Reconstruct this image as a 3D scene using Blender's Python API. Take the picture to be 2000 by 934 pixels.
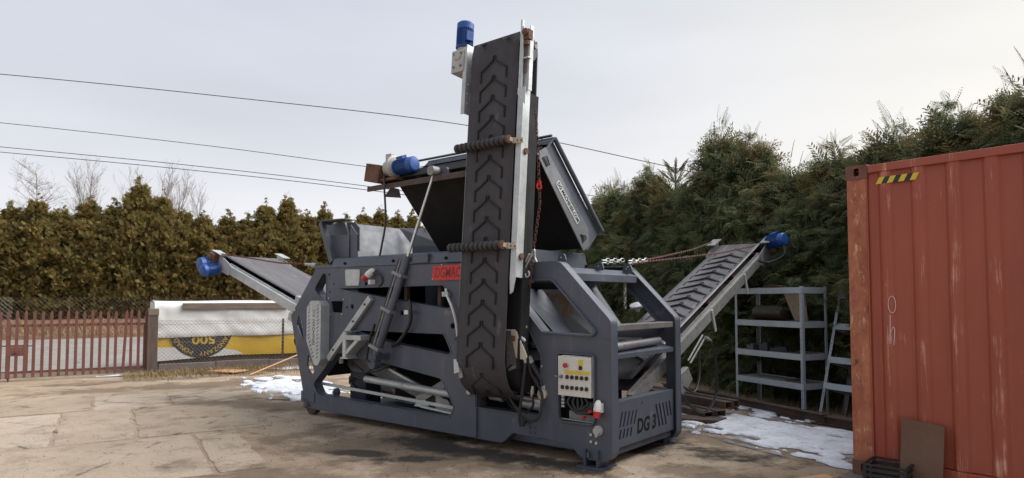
import bpy, bmesh, math, random
import numpy as np
from mathutils import Vector, Matrix
for o in list(bpy.data.objects): bpy.data.objects.remove(o)
S = bpy.context.scene
C = S.collection
rad = math.radians
random.seed(7); np.random.seed(7)

# ------------------------------------------------------------------ camera
cam = bpy.data.cameras.new('camera'); camo = bpy.data.objects.new('camera', cam); C.objects.link(camo)
cam.sensor_width = 36; cam.lens = 1300/2000*36; cam.shift_y = 53/2000; cam.clip_end = 2000
camo.location = (0, 0, 1.5); camo.rotation_euler = (rad(90+2.774), 0, 0)
S.camera = camo

# ------------------------------------------------------------------ sky, sun, exposure
SUN_AZ, SUN_EL = rad(84), rad(46)          # azimuth measured from +Y towards +X
W = bpy.data.worlds.new('World'); S.world = W; W.use_nodes = True
wt = W.node_tree; wn = wt.nodes; wl = wt.links; wn.clear()
def wnode(t, **k):
    n = wn.new(t)
    for a, b in k.items(): setattr(n, a, b)
    return n
bg = wnode('ShaderNodeBackground'); bg.inputs[1].default_value = 0.1
wl.new(bg.outputs[0], wnode('ShaderNodeOutputWorld').inputs[0])
sky = wnode('ShaderNodeTexSky', sky_type='NISHITA', sun_disc=False, sun_elevation=SUN_EL, sun_rotation=SUN_AZ)
tc = wnode('ShaderNodeTexCoord')
sep = wnode('ShaderNodeSeparateXYZ'); wl.new(tc.outputs['Generated'], sep.inputs[0])
ramp = wnode('ShaderNodeValToRGB'); wl.new(sep.outputs[2], ramp.inputs[0])
cr = ramp.color_ramp
cr.elements[0].position = 0.0; cr.elements[0].color = (.655, .655, .675, 1)
cr.elements[1].position = 1.0; cr.elements[1].color = (.56, .61, .72, 1)
for p, c in ((.12, (.615, .615, .64)), (.28, (.505, .525, .572)), (.45, (.475, .503, .56))):
    e = cr.elements.new(p); e.color = (*c, 1)
# thin layered cloud: large soft patches
mp = wnode('ShaderNodeMapping'); mp.inputs['Scale'].default_value = (1.2, 1.2, 4.5); wl.new(tc.outputs['Generated'], mp.inputs[0])
nz = wnode('ShaderNodeTexNoise'); nz.inputs['Scale'].default_value = 1.7; nz.inputs['Detail'].default_value = 3; nz.inputs['Roughness'].default_value = .45
wl.new(mp.outputs[0], nz.inputs[0])
mr = wnode('ShaderNodeMapRange'); wl.new(nz.outputs[0], mr.inputs[0])
for i, v in enumerate((.3, .7, .93, 1.08)): mr.inputs[i+1].default_value = v
cl = wnode('ShaderNodeVectorMath', operation='SCALE'); wl.new(ramp.outputs[0], cl.inputs[0]); wl.new(mr.outputs[0], cl.inputs['Scale'])
# wide warm glow low in the cloud at right, apart from the sun lamp's direction
dt = wnode('ShaderNodeVectorMath', operation='DOT_PRODUCT'); wl.new(tc.outputs['Generated'], dt.inputs[0])
GE = rad(14); GA = rad(48); dt.inputs[1].default_value = (math.sin(GA)*math.cos(GE), math.cos(GA)*math.cos(GE), math.sin(GE))
m0 = wnode('ShaderNodeMath', operation='MAXIMUM'); wl.new(dt.outputs['Value'], m0.inputs[0]); m0.inputs[1].default_value = 0
m1 = wnode('ShaderNodeMath', operation='POWER'); wl.new(m0.outputs[0], m1.inputs[0]); m1.inputs[1].default_value = 6
gl = wnode('ShaderNodeVectorMath', operation='SCALE'); gl.inputs[0].default_value = (.25, .20, .10); wl.new(m1.outputs[0], gl.inputs['Scale'])
ad = wnode('ShaderNodeVectorMath', operation='ADD'); wl.new(cl.outputs[0], ad.inputs[0]); wl.new(gl.outputs[0], ad.inputs[1])
s10 = wnode('ShaderNodeVectorMath', operation='SCALE'); wl.new(ad.outputs[0], s10.inputs[0]); s10.inputs['Scale'].default_value = 3.5
mx = wnode('ShaderNodeMix', data_type='RGBA'); mx.inputs[0].default_value = .975
wl.new(sky.outputs[0], mx.inputs[6]); wl.new(s10.outputs[0], mx.inputs[7]); wl.new(mx.outputs[2], bg.inputs[0])

sun = bpy.data.lights.new('sun', 'SUN'); sun.energy = 1.35; sun.angle = rad(55); sun.color = (1, .99, .965)
suno = bpy.data.objects.new('sun', sun); C.objects.link(suno)
sd = Vector((math.sin(SUN_AZ)*math.cos(SUN_EL), math.cos(SUN_AZ)*math.cos(SUN_EL), math.sin(SUN_EL)))
suno.rotation_euler = sd.to_track_quat('Z', 'Y').to_euler()
S.view_settings.view_transform = 'Standard'; S.view_settings.look = 'None'
S.view_settings.exposure = 1.95; S.view_settings.gamma = 1; S.view_settings.use_curve_mapping = False
S.render.engine = 'CYCLES'

# ------------------------------------------------------------------ materials
def hexc(r, g, b):
    f = lambda v: (v/255/12.92) if v <= 10 else ((v/255+.055)/1.055)**2.4
    return (f(r), f(g), f(b))
class NT:
    def __init__(s, name):
        s.m = bpy.data.materials.new(name); s.m.use_nodes = True; s.t = s.m.node_tree; s.t.nodes.clear()
        s.out = s.n('ShaderNodeOutputMaterial'); s.b = s.n('ShaderNodeBsdfPrincipled'); s.l(s.b.outputs[0], s.out.inputs[0])
        s.tc = s.n('ShaderNodeTexCoord')
    def n(s, t, **k):
        n = s.t.nodes.new(t)
        for a, b in k.items(): setattr(n, a, b)
        return n
    def l(s, a, b): s.t.links.new(a, b)
    def coords(s, scale=(1, 1, 1), src='Object'):
        mp = s.n('ShaderNodeMapping'); mp.inputs['Scale'].default_value = scale; s.l(s.tc.outputs[src], mp.inputs[0]); return mp.outputs[0]
    def noise(s, scale, vec=None, detail=4, rough=.6):
        n = s.n('ShaderNodeTexNoise'); n.inputs['Scale'].default_value = scale; n.inputs['Detail'].default_value = detail; n.inputs['Roughness'].default_value = rough
        s.l(vec if vec is not None else s.tc.outputs['Object'], n.inputs['Vector']); return n.outputs[0]
    def rng(s, v, a, b, c=0., d=1.):
        n = s.n('ShaderNodeMapRange'); s.l(v, n.inputs[0])
        for i, x in enumerate((a, b, c, d)): n.inputs[i+1].default_value = x
        return n.outputs[0]
    def mix(s, f, a, b):
        n = s.n('ShaderNodeMix', data_type='RGBA')
        for i, v in ((0, f), (6, a), (7, b)):
            if hasattr(v, 'is_output') or hasattr(v, 'links'): s.l(v, n.inputs[i])
            else: n.inputs[i].default_value = v if i == 0 else (*v, 1)
        return n.outputs[2]
    def mul(s, a, b):
        n = s.n('ShaderNodeMath', operation='MULTIPLY'); s.l(a, n.inputs[0])
        if hasattr(b, 'links'): s.l(b, n.inputs[1])
        else: n.inputs[1].default_value = b
        return n.outputs[0]
    def bump(s, h, strength=.3, dist=.01):
        n = s.n('ShaderNodeBump'); n.inputs['Strength'].default_value = strength; n.inputs['Distance'].default_value = dist
        s.l(h, n.inputs['Height']); s.l(n.outputs[0], s.b.inputs['Normal'])
    def col(s, v): s.l(v, s.b.inputs['Base Color'])
    def set(s, rough=.6, metal=0., spec=.5):
        s.b.inputs['Roughness'].default_value = rough; s.b.inputs['Metallic'].default_value = metal; s.b.inputs['Specular IOR Level'].default_value = spec

def worn(name, base, alt, wear=None, sc=3., wearamt=.62, rough=.5, metal=0., stretch=(1, 1, 1), bump=.12, fine=60., spec=.5):
    """paint or metal: two close tones, fine grain, optional chips/rust of its own shape"""
    t = NT(name); v = t.coords(stretch)
    c = t.mix(t.rng(t.noise(sc, v, 5), .35, .65), base, alt)
    g = t.noise(fine, v, 3)
    c = t.mix(t.rng(g, .3, .75, 0, .35), c, tuple(x*.6 for x in base))
    if wear:
        w = t.rng(t.noise(sc*2.7, v, 8, .7), wearamt, wearamt+.05)
        c = t.mix(w, c, wear)
    t.col(c); t.set(rough, metal, spec)
    r = t.rng(t.noise(sc*1.9, v, 4), .3, .7, max(.05, rough-.12), min(1, rough+.18)); t.l(r, t.b.inputs['Roughness'])
    if bump: t.bump(g, bump, .004)
    return t.m
M = {}
M['grey'] = worn('anthracite_paint', (.074, .088, .124), (.092, .107, .145), (.2, .19, .18), 2.2, .70, .42, 0, bump=.06)
t = NT('anthracite_machine_paint')
c = t.mix(t.rng(t.noise(1.4, None, 5), .35, .65), (.056, .064, .085), (.072, .080, .103))
c = t.mix(t.rng(t.noise(3.2, t.coords((5, 5, .5)), 6, .65), .56, .74, 0, .35), c, (.15, .15, .155))
c = t.mix(t.rng(t.noise(5.5, None, 9, .72), .61, .70, 0, .5), c, (.19, .165, .13))
c = t.mix(t.rng(t.noise(30, None, 8, .7), .69, .71, 0, .9), c, (.28, .26, .24))
c = t.mix(t.rng(t.noise(13, None, 9, .75), .685, .71, 0, .8), c, (.035, .028, .024))
t.col(c); t.set(.45); t.l(t.rng(t.noise(2.3, None, 6), .3, .7, .33, .68), t.b.inputs['Roughness']); t.bump(t.noise(9, None, 6), .10, .01); M['grey'] = t.m
M['greydark'] = worn('dark_anthracite_paint', (.046, .054, .074), (.06, .068, .088), (.13, .10, .08), 2.5, .66, .5)
M['hopper'] = worn('scuffed_hopper_steel', (.125, .132, .145), (.17, .176, .185), (.06, .06, .065), 3.5, .62, .6)
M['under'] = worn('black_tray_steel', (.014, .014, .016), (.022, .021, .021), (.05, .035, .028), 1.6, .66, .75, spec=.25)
M['galv'] = worn('galvanised_steel', (.40, .42, .42), (.52, .53, .52), (.3, .27, .23), 5, .64, .42, .35, bump=.1, fine=25)
M['galvdirty'] = worn('dirty_galvanised_steel', (.19, .19, .18), (.27, .265, .25), (.13, .095, .07), 6, .58, .55, .25, fine=30)
M['shelf'] = worn('galvanised_shelf_steel', (.34, .40, .44), (.42, .47, .5), (.25, .24, .22), 5, .68, .45, .2)
M['rubber'] = worn('worn_rubber_belt', (.036, .032, .036), (.052, .046, .050), (.085, .076, .076), 2.6, .6, .62, stretch=(1, 1, .6), bump=.2, spec=.4)
M['beltgrey'] = worn('dusty_rubber_belt', (.075, .066, .066), (.12, .108, .106), (.18, .165, .165), 2.2, .6, .38, stretch=(.35, 3, 1), bump=.1, spec=.5)
M['cleat'] = worn('rubber_cleat', (.017, .0155, .0175), (.026, .0235, .026), None, 8, .6, .7, spec=.3)
M['disc'] = worn('rubber_roller_disc', (.035, .033, .035), (.05, .047, .048), None, 9, .6, .7)
M['rust'] = worn('rusty_steel', (.10, .048, .028), (.17, .08, .045), (.05, .03, .022), 7, .58, .85, bump=.5)
M['rustdark'] = worn('dark_rusty_steel', (.062, .042, .035), (.10, .064, .048), (.15, .085, .05), 5, .6, .8, bump=.4)
M['rustplate'] = worn('rusty_plate_steel', (.125, .062, .036), (.16, .088, .05), (.12, .11, .10), 3, .68, .7, bump=.25)
M['blue'] = worn('blue_motor_enamel', (.008, .06, .25), (.012, .075, .30), (.03, .05, .1), 6, .68, .42)
M['cast'] = worn('grey_cast_housing', (.36, .36, .34), (.45, .44, .41), (.18, .12, .08), 8, .6, .55, .2)
M['red'] = worn('red_plastic', (.42, .012, .015), (.5, .02, .02), None, 5, .6, .4)
M['redplate'] = worn('red_powder_coat', (.50, .017, .012), (.56, .022, .014), None, 3, .6, .4)
M['redpaint'] = worn('faded_red_gate_paint', (.15, .052, .040), (.18, .068, .052), (.10, .055, .036), 4, .56, .75)
M['redchain'] = worn('rusty_red_chain', (.15, .035, .028), (.09, .03, .022), (.06, .03, .022), 20, .55, .7)
M['chain'] = worn('rusty_chain', (.11, .042, .026), (.07, .03, .02), None, 25, .55, .75)
M['zincchain'] = worn('zinc_chain', (.34, .345, .34), (.46, .46, .45), (.2, .19, .17), 18, .58, .45, .6)
M['hose'] = worn('black_hose', (.012, .012, .013), (.02, .02, .02), None, 10, .6, .45)
M['white'] = worn('white_enamel', (.62, .61, .57), (.7, .69, .65), (.45, .42, .36), 5, .68, .45)
M['panelwhite'] = worn('control_panel_white', (.60, .58, .52), (.66, .64, .58), (.42, .38, .3), 6, .7, .5)
M['yellow'] = worn('yellow_sticker', (.62, .44, .02), (.68, .5, .03), None, 4, .6, .5)
M['black'] = worn('black_plastic', (.012, .012, .013), (.02, .02, .021), None, 5, .6, .5)
M['blackmatt'] = worn('black_paint', (.008, .008, .009), (.012, .012, .012), None, 5, .6, .9, spec=.2)
M['knob'] = worn('brown_black_knob', (.035, .026, .02), (.055, .04, .03), None, 9, .6, .5)
M['chrome'] = worn('bright_steel_rod', (.6, .61, .62), (.68, .68, .68), None, 4, .6, .25, .8, bump=0)
M['tan'] = worn('tan_bracket_paint', (.45, .38, .28), (.52, .46, .36), (.3, .22, .15), 7, .62, .6)
M['wood'] = worn('weathered_wood', (.14, .105, .078), (.22, .17, .13), (.07, .05, .04), 3, .62, .85, stretch=(1, 9, 9), bump=.5)
M['woodpost'] = worn('old_wood_post', (.09, .066, .052), (.14, .10, .08), (.05, .038, .03), 3, .6, .9, stretch=(7, 7, 1), bump=.5)
M['freshwood'] = worn('fresh_pine_board', (.50, .26, .13), (.58, .34, .19), None, 3, .6, .7, stretch=(1, 8, 8))
M['concrete'] = worn('fence_plinth_concrete', (.13, .105, .09), (.19, .155, .13), (.06, .05, .045), 3.5, .6, .9, bump=.5)
M['tarp'] = worn('white_tarpaulin', (.60, .585, .56), (.68, .665, .64), (.5, .46, .41), 1.6, .66, .5, bump=.1)
M['tarpyellow'] = worn('yellow_banner_tarpaulin', (.60, .37, .022), (.66, .42, .03), (.36, .26, .08), 2.2, .64, .5)
M['inkdark'] = worn('dark_banner_ink', (.022, .026, .03), (.03, .034, .038), None, 3, .6, .5)
M['inkyellow'] = worn('yellow_banner_ink', (.58, .37, .03), (.63, .42, .05), None, 3, .6, .5)
M['wire'] = worn('fence_wire', (.23, .20, .17), (.3, .26, .22), (.12, .07, .04), 20, .6, .6, .3)
M['wirelight'] = worn('pale_fence_wire', (.33, .33, .31), (.4, .4, .37), None, 10, .6, .6, .3)
M['cable'] = worn('overhead_cable', (.05, .055, .065), (.07, .075, .085), None, 2, .6, .7)
M['cardboard'] = worn('brown_board', (.24, .19, .135), (.30, .24, .17), (.15, .11, .08), 5, .62, .85)
M['chalk'] = worn('chalk', (.60, .45, .40), (.7, .56, .5), None, 30, .6, .9)
M['rub'] = worn('rubbed_primer', (.42, .20, .15), (.52, .30, .23), (.30, .08, .055), 14, .5, .8)
M['boltz'] = worn('zinc_bolt', (.5, .5, .49), (.6, .6, .58), None, 9, .6, .4, .6)
M['chute'] = worn('rust_stained_chute', (.13, .13, .135), (.19, .18, .175), (.17, .10, .05), 1.6, .53, .5, stretch=(1.5, 1, .5))

# container paint: red-oxide, scratched and rubbed in vertical streaks
t = NT('container_red_paint')
sx_ = t.n('ShaderNodeSeparateXYZ'); t.l(t.tc.outputs['Object'], sx_.inputs[0])
q = t.n('ShaderNodeMath', operation='SUBTRACT'); t.l(sx_.outputs[0], q.inputs[0]); q.inputs[1].default_value = .55
q2 = t.n('ShaderNodeMath', operation='COSINE'); t.l(t.mul(q.outputs[0], 2*math.pi/.245), q2.inputs[0])
crest = t.rng(q2.outputs[0], .25, .95)                                  # rib crests get rubbed
c = t.mix(t.rng(t.noise(1.1, t.coords((1, 1, .6)), 5), .35, .65), (.285, .056, .029), (.335, .074, .038))
c = t.mix(t.rng(t.noise(3.2, t.coords((5, 5, .35)), 6, .6), .50, .72, 0, .45), c, (.24, .052, .030))
rubn = t.n('ShaderNodeMath', operation='ADD'); t.l(t.noise(3.0, t.coords((16, 16, .8)), 8, .72), rubn.inputs[0]); t.l(t.mul(crest, .145), rubn.inputs[1])
big_ = t.n('ShaderNodeMath', operation='ADD'); t.l(rubn.outputs[0], big_.inputs[0]); t.l(t.rng(t.noise(1.6, t.coords((2, 2, 1.4))), .3, .7, -.16, .12), big_.inputs[1])
c = t.mix(t.rng(big_.outputs[0], .655, .72, 0, .8), c, (.45, .17, .11))
c = t.mix(t.rng(big_.outputs[0], .74, .80, 0, .8), c, (.60, .36, .26))
c = t.mix(t.rng(t.noise(6, t.coords((1, 1, .7)), 9, .75), .665, .72, 0, .75), c, (.10, .038, .022))
c = t.mix(t.rng(t.noise(40, t.coords((1, 1, .25)), 5, .7), .70, .73, 0, .8), c, (.52, .30, .22))
t.col(c); t.set(.52); t.bump(t.noise(2.2, None, 6), .25, .02); M['containerpaint'] = t.m
t = NT('container_post_paint')
c = t.mix(t.rng(t.noise(5, t.coords((1, 1, .5)), 7, .7), .38, .62), (.27, .066, .036), (.42, .155, .075))
c = t.mix(t.rng(t.noise(22, t.coords((1, 1, .3)), 7, .78), .55, .64), c, (.58, .34, .21))
c = t.mix(t.rng(t.noise(9, None, 7, .7), .58, .66), c, (.095, .045, .025))
t.col(c); t.set(.7); t.bump(t.noise(18, None, 6), .35, .006); M['containerpost'] = t.m
M['casting'] = worn('container_casting_steel', (.13, .055, .038), (.19, .085, .055), (.30, .17, .11), 9, .62, .75, bump=.3)

# ground materials -------------------------------------------------
DAMP = [(-1.0, 6.6, 2.4, 1.0, -32), (-3.2, 9.5, 2.2, .7, -12), (-5.4, 11.6, 3.2, .6, 28), (2.2, 7.4, 1.0, 1.6, 20), (-1.9, 5.5, 1.3, .6, -30), (-6.6, 12.4, 2.6, .35, 31), (.9, 5.0, 1.0, .35, -40), (3.0, 7.3, 2.3, 1.2, -62), (-3.8, 11.4, 2.3, 1.1, -57), (1.8, 5.6, .9, .5, -30)]
SLUSH = [(3.0, 7.3, 2.3, 1.1, -62), (-3.75, 11.4, 2.0, .95, -57), (-4.4, 14.4, 1.0, .5, 20)]
DARK_GROUND = [(-.55, 6.75, 1.3, .40, -36), (.45, 6.10, .8, .30, -38), (-1.45, 6.5, .4, .16, -15), (.2, 7.9, 3.0, .8, -39), (-3.3, 9.9, .5, .12, -20), (-1.0, 6.3, .5, .2, 10)]  # near-black ellipses in the ground colour, beneath and before the machine
def ground_mat(name, a, b, c3, stain=None, seed=0., grain=1., film=False):
    t = NT(name); v = t.coords((1, 1, 1)); off = t.n('ShaderNodeVectorMath', operation='ADD'); t.l(v, off.inputs[0]); off.inputs[1].default_value = (seed, seed*1.7, 0); v = off.outputs[0]
    big = t.noise(.55, v, 6, .62); mid = t.noise(2.6, v, 8, .7); fine = t.noise(28, v, 6, .75)
    c = t.mix(t.rng(big, .36, .64), a, b)
    c = t.mix(t.rng(mid, .5, .68, 0, .85), c, c3)
    c = t.mix(t.rng(fine, .52, .74, 0, .55), c, tuple(x*.45 for x in c3))
    c = t.mix(t.rng(fine, .24, .40, .45, 0), c, tuple(min(1, x*1.35) for x in a))
    vr = t.n('ShaderNodeTexVoronoi', feature='DISTANCE_TO_EDGE'); vr.inputs['Scale'].default_value = .75
    wb = t.n('ShaderNodeMix', data_type='RGBA'); wb.inputs[0].default_value = .12; t.l(v, wb.inputs[6])
    wn_ = t.n('ShaderNodeTexNoise'); wn_.inputs['Scale'].default_value = 1.8; wn_.inputs['Detail'].default_value = 5; t.l(v, wn_.inputs['Vector']); t.l(wn_.outputs['Color'], wb.inputs[7]); t.l(wb.outputs[2], vr.inputs['Vector'])
    crk = t.mul(t.rng(vr.outputs['Distance'], .004, .016, 1, 0), t.rng(mid, .45, .6))
    c = t.mix(t.mul(crk, .8), c, tuple(x*.35 for x in c3))
    grit = t.noise(85, v, 4, .8); c = t.mix(t.rng(grit, .60, .70, 0, .65), c, tuple(x*.35 for x in c3)); c = t.mix(t.rng(grit, .30, .38, .5, 0), c, tuple(min(1, x*1.6) for x in a))
    if stain:
        wv = t.n('ShaderNodeMapping'); wv.inputs['Scale'].default_value = (1.4, 1.4, 1); t.l(v, wv.inputs[0])
        s = t.rng(t.noise(1.15, wv.outputs[0], 7, .68), .60, .70, 0, .75)
        c = t.mix(s, c, stain)
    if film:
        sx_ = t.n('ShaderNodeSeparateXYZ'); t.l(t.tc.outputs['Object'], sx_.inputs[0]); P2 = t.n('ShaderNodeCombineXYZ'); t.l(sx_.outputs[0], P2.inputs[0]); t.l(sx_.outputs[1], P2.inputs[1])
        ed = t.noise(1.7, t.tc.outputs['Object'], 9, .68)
        for grp, colr, amt, lo, hi in ((DAMP, (.15, .108, .072), .75, .30, .62), (DARK_GROUND, (.028, .024, .021), .9, .30, .62), (SLUSH, (.50, .50, .52), .8, .62, .80)):
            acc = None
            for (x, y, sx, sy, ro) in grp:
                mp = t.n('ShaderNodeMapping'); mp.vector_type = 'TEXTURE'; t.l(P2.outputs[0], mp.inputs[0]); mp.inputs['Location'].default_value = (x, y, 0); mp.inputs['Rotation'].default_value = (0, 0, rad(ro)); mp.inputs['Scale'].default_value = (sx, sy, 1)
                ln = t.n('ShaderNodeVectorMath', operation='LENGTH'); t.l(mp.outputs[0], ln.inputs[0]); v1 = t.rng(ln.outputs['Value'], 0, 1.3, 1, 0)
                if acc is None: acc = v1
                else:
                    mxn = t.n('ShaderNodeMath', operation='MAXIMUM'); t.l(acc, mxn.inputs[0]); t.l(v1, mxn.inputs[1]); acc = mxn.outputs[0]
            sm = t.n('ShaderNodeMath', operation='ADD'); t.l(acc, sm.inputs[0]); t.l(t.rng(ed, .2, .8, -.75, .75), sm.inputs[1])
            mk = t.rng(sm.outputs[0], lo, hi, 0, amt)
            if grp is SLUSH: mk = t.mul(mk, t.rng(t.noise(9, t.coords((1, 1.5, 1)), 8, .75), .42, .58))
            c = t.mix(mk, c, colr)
    t.col(c); t.set(.92, 0, .3)
    t.bump(t.mul(t.rng(fine, .2, .8), mid), .9, .03*grain)
    return t.m
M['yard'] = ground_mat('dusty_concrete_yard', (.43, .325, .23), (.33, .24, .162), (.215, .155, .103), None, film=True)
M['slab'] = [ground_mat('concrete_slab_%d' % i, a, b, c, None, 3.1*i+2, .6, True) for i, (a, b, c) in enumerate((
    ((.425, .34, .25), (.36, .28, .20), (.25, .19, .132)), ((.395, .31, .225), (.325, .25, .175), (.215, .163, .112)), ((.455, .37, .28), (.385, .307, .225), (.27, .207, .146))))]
M['earth'] = ground_mat('field_earth', (.20, .145, .095), (.15, .105, .068), (.10, .07, .045))
M['road'] = ground_mat('pale_asphalt_road', (.27, .245, .22), (.23, .205, .185), (.17, .15, .13), None, 5, .3)
M['bank'] = ground_mat('brown_verge', (.20, .115, .06), (.15, .09, .05), (.10, .06, .035), None, 9, 2)
M['litter'] = worn('dead_leaf_litter', (.06, .038, .025), (.10, .065, .04), None, 9, .6, .9)
M['crumb'] = worn('black_crumbs', (.014, .012, .011), (.035, .028, .022), None, 9, .6, .9)
M['darkground'] = ground_mat('near_black_ground', (.038, .032, .028), (.055, .045, .037), (.022, .019, .018), None, 4)
M['damp'] = ground_mat('damp_dirt', (.155, .115, .08), (.125, .092, .064), (.095, .07, .048), None, 6)
M['drygrass'] = worn('dry_grass', (.22, .15, .06), (.30, .21, .10), (.12, .10, .04), 4, .62, .8)
t = NT('old_snow'); c = t.mix(t.rng(t.noise(3.5, None, 7, .7), .42, .68), (.66, .68, .73), (.46, .46, .48)); c = t.mix(t.rng(t.noise(11, t.coords((1, 1.6, 1)), 8, .75), .56, .68, 0, .9), c, (.24, .19, .14)); t.col(c); t.set(.7); t.b.inputs['Subsurface Weight'].default_value = 0
t.bump(t.noise(22, None, 6), .6, .02); M['snow'] = t.m

def foliage(name, a, b, c3, browns, tip=(50, 60), rough=.65):
    t = NT(name); g = t.n('ShaderNodeNewGeometry')
    oi = t.n('ShaderNodeObjectInfo')
    ad = t.n('ShaderNodeVectorMath', operation='ADD'); t.l(t.tc.outputs['Object'], ad.inputs[0]); 
    sc = t.n('ShaderNodeVectorMath', operation='SCALE'); t.l(oi.outputs['Location'], sc.inputs[0]); sc.inputs['Scale'].default_value = 1.3; t.l(sc.outputs[0], ad.inputs[1])
    n = t.noise(1.3, ad.outputs[0], 3)
    c = t.mix(t.rng(n, .38, .62), a, b)
    c = t.mix(t.rng(g.outputs['Random Per Island'], .35, 1, 0, .9), c, c3)
    n3 = t.noise(2.6, ad.outputs[0], 3); c = t.mix(t.rng(n3, .52, .66, 0, .75), c, tuple(x*.5 for x in b))
    sz_ = t.n('ShaderNodeSeparateXYZ'); t.l(t.tc.outputs['Object'], sz_.inputs[0]); n2 = t.n('ShaderNodeMath', operation='ADD'); t.l(t.noise(2.1, ad.outputs[0], 4), n2.inputs[0]); t.l(t.rng(sz_.outputs[2], tip[0], tip[1], 0, .14), n2.inputs[1])
    c = t.mix(t.rng(n2.outputs[0], .54, .68, 0, .8), c, browns)
    t.col(c); t.set(rough, 0, .2)
    tr = t.n('ShaderNodeBsdfTranslucent'); t.l(c, tr.inputs[0])
    ms = t.n('ShaderNodeMixShader'); ms.inputs[0].default_value = .42
    t.l(t.b.outputs[0], ms.inputs[1]); t.l(tr.outputs[0], ms.inputs[2]); t.l(ms.outputs[0], t.out.inputs[0])
    return t.m
M['thuja'] = foliage('olive_thuja_foliage', (.225, .172, .052), (.15, .13, .05), (.31, .23, .075), (.30, .175, .062))
M['cypress'] = foliage('green_cypress_foliage', (.105, .132, .050), (.074, .104, .050), (.20, .215, .10), (.20, .155, .068), (2.4, 4.2))  # paler leaf tone, mixed in at random, paints highlights on the sprays
M['spruce'] = foliage('yellow_green_spruce', (.12, .12, .03), (.10, .10, .03), (.16, .14, .05), (.14, .10, .04))
M['bark'] = worn('brown_bark', (.055, .038, .026), (.08, .056, .04), None, 6, .6, .9)
M['birch'] = worn('bare_twig_bark', (.22, .185, .165), (.30, .26, .24), None, 3, .6, .9)

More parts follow.
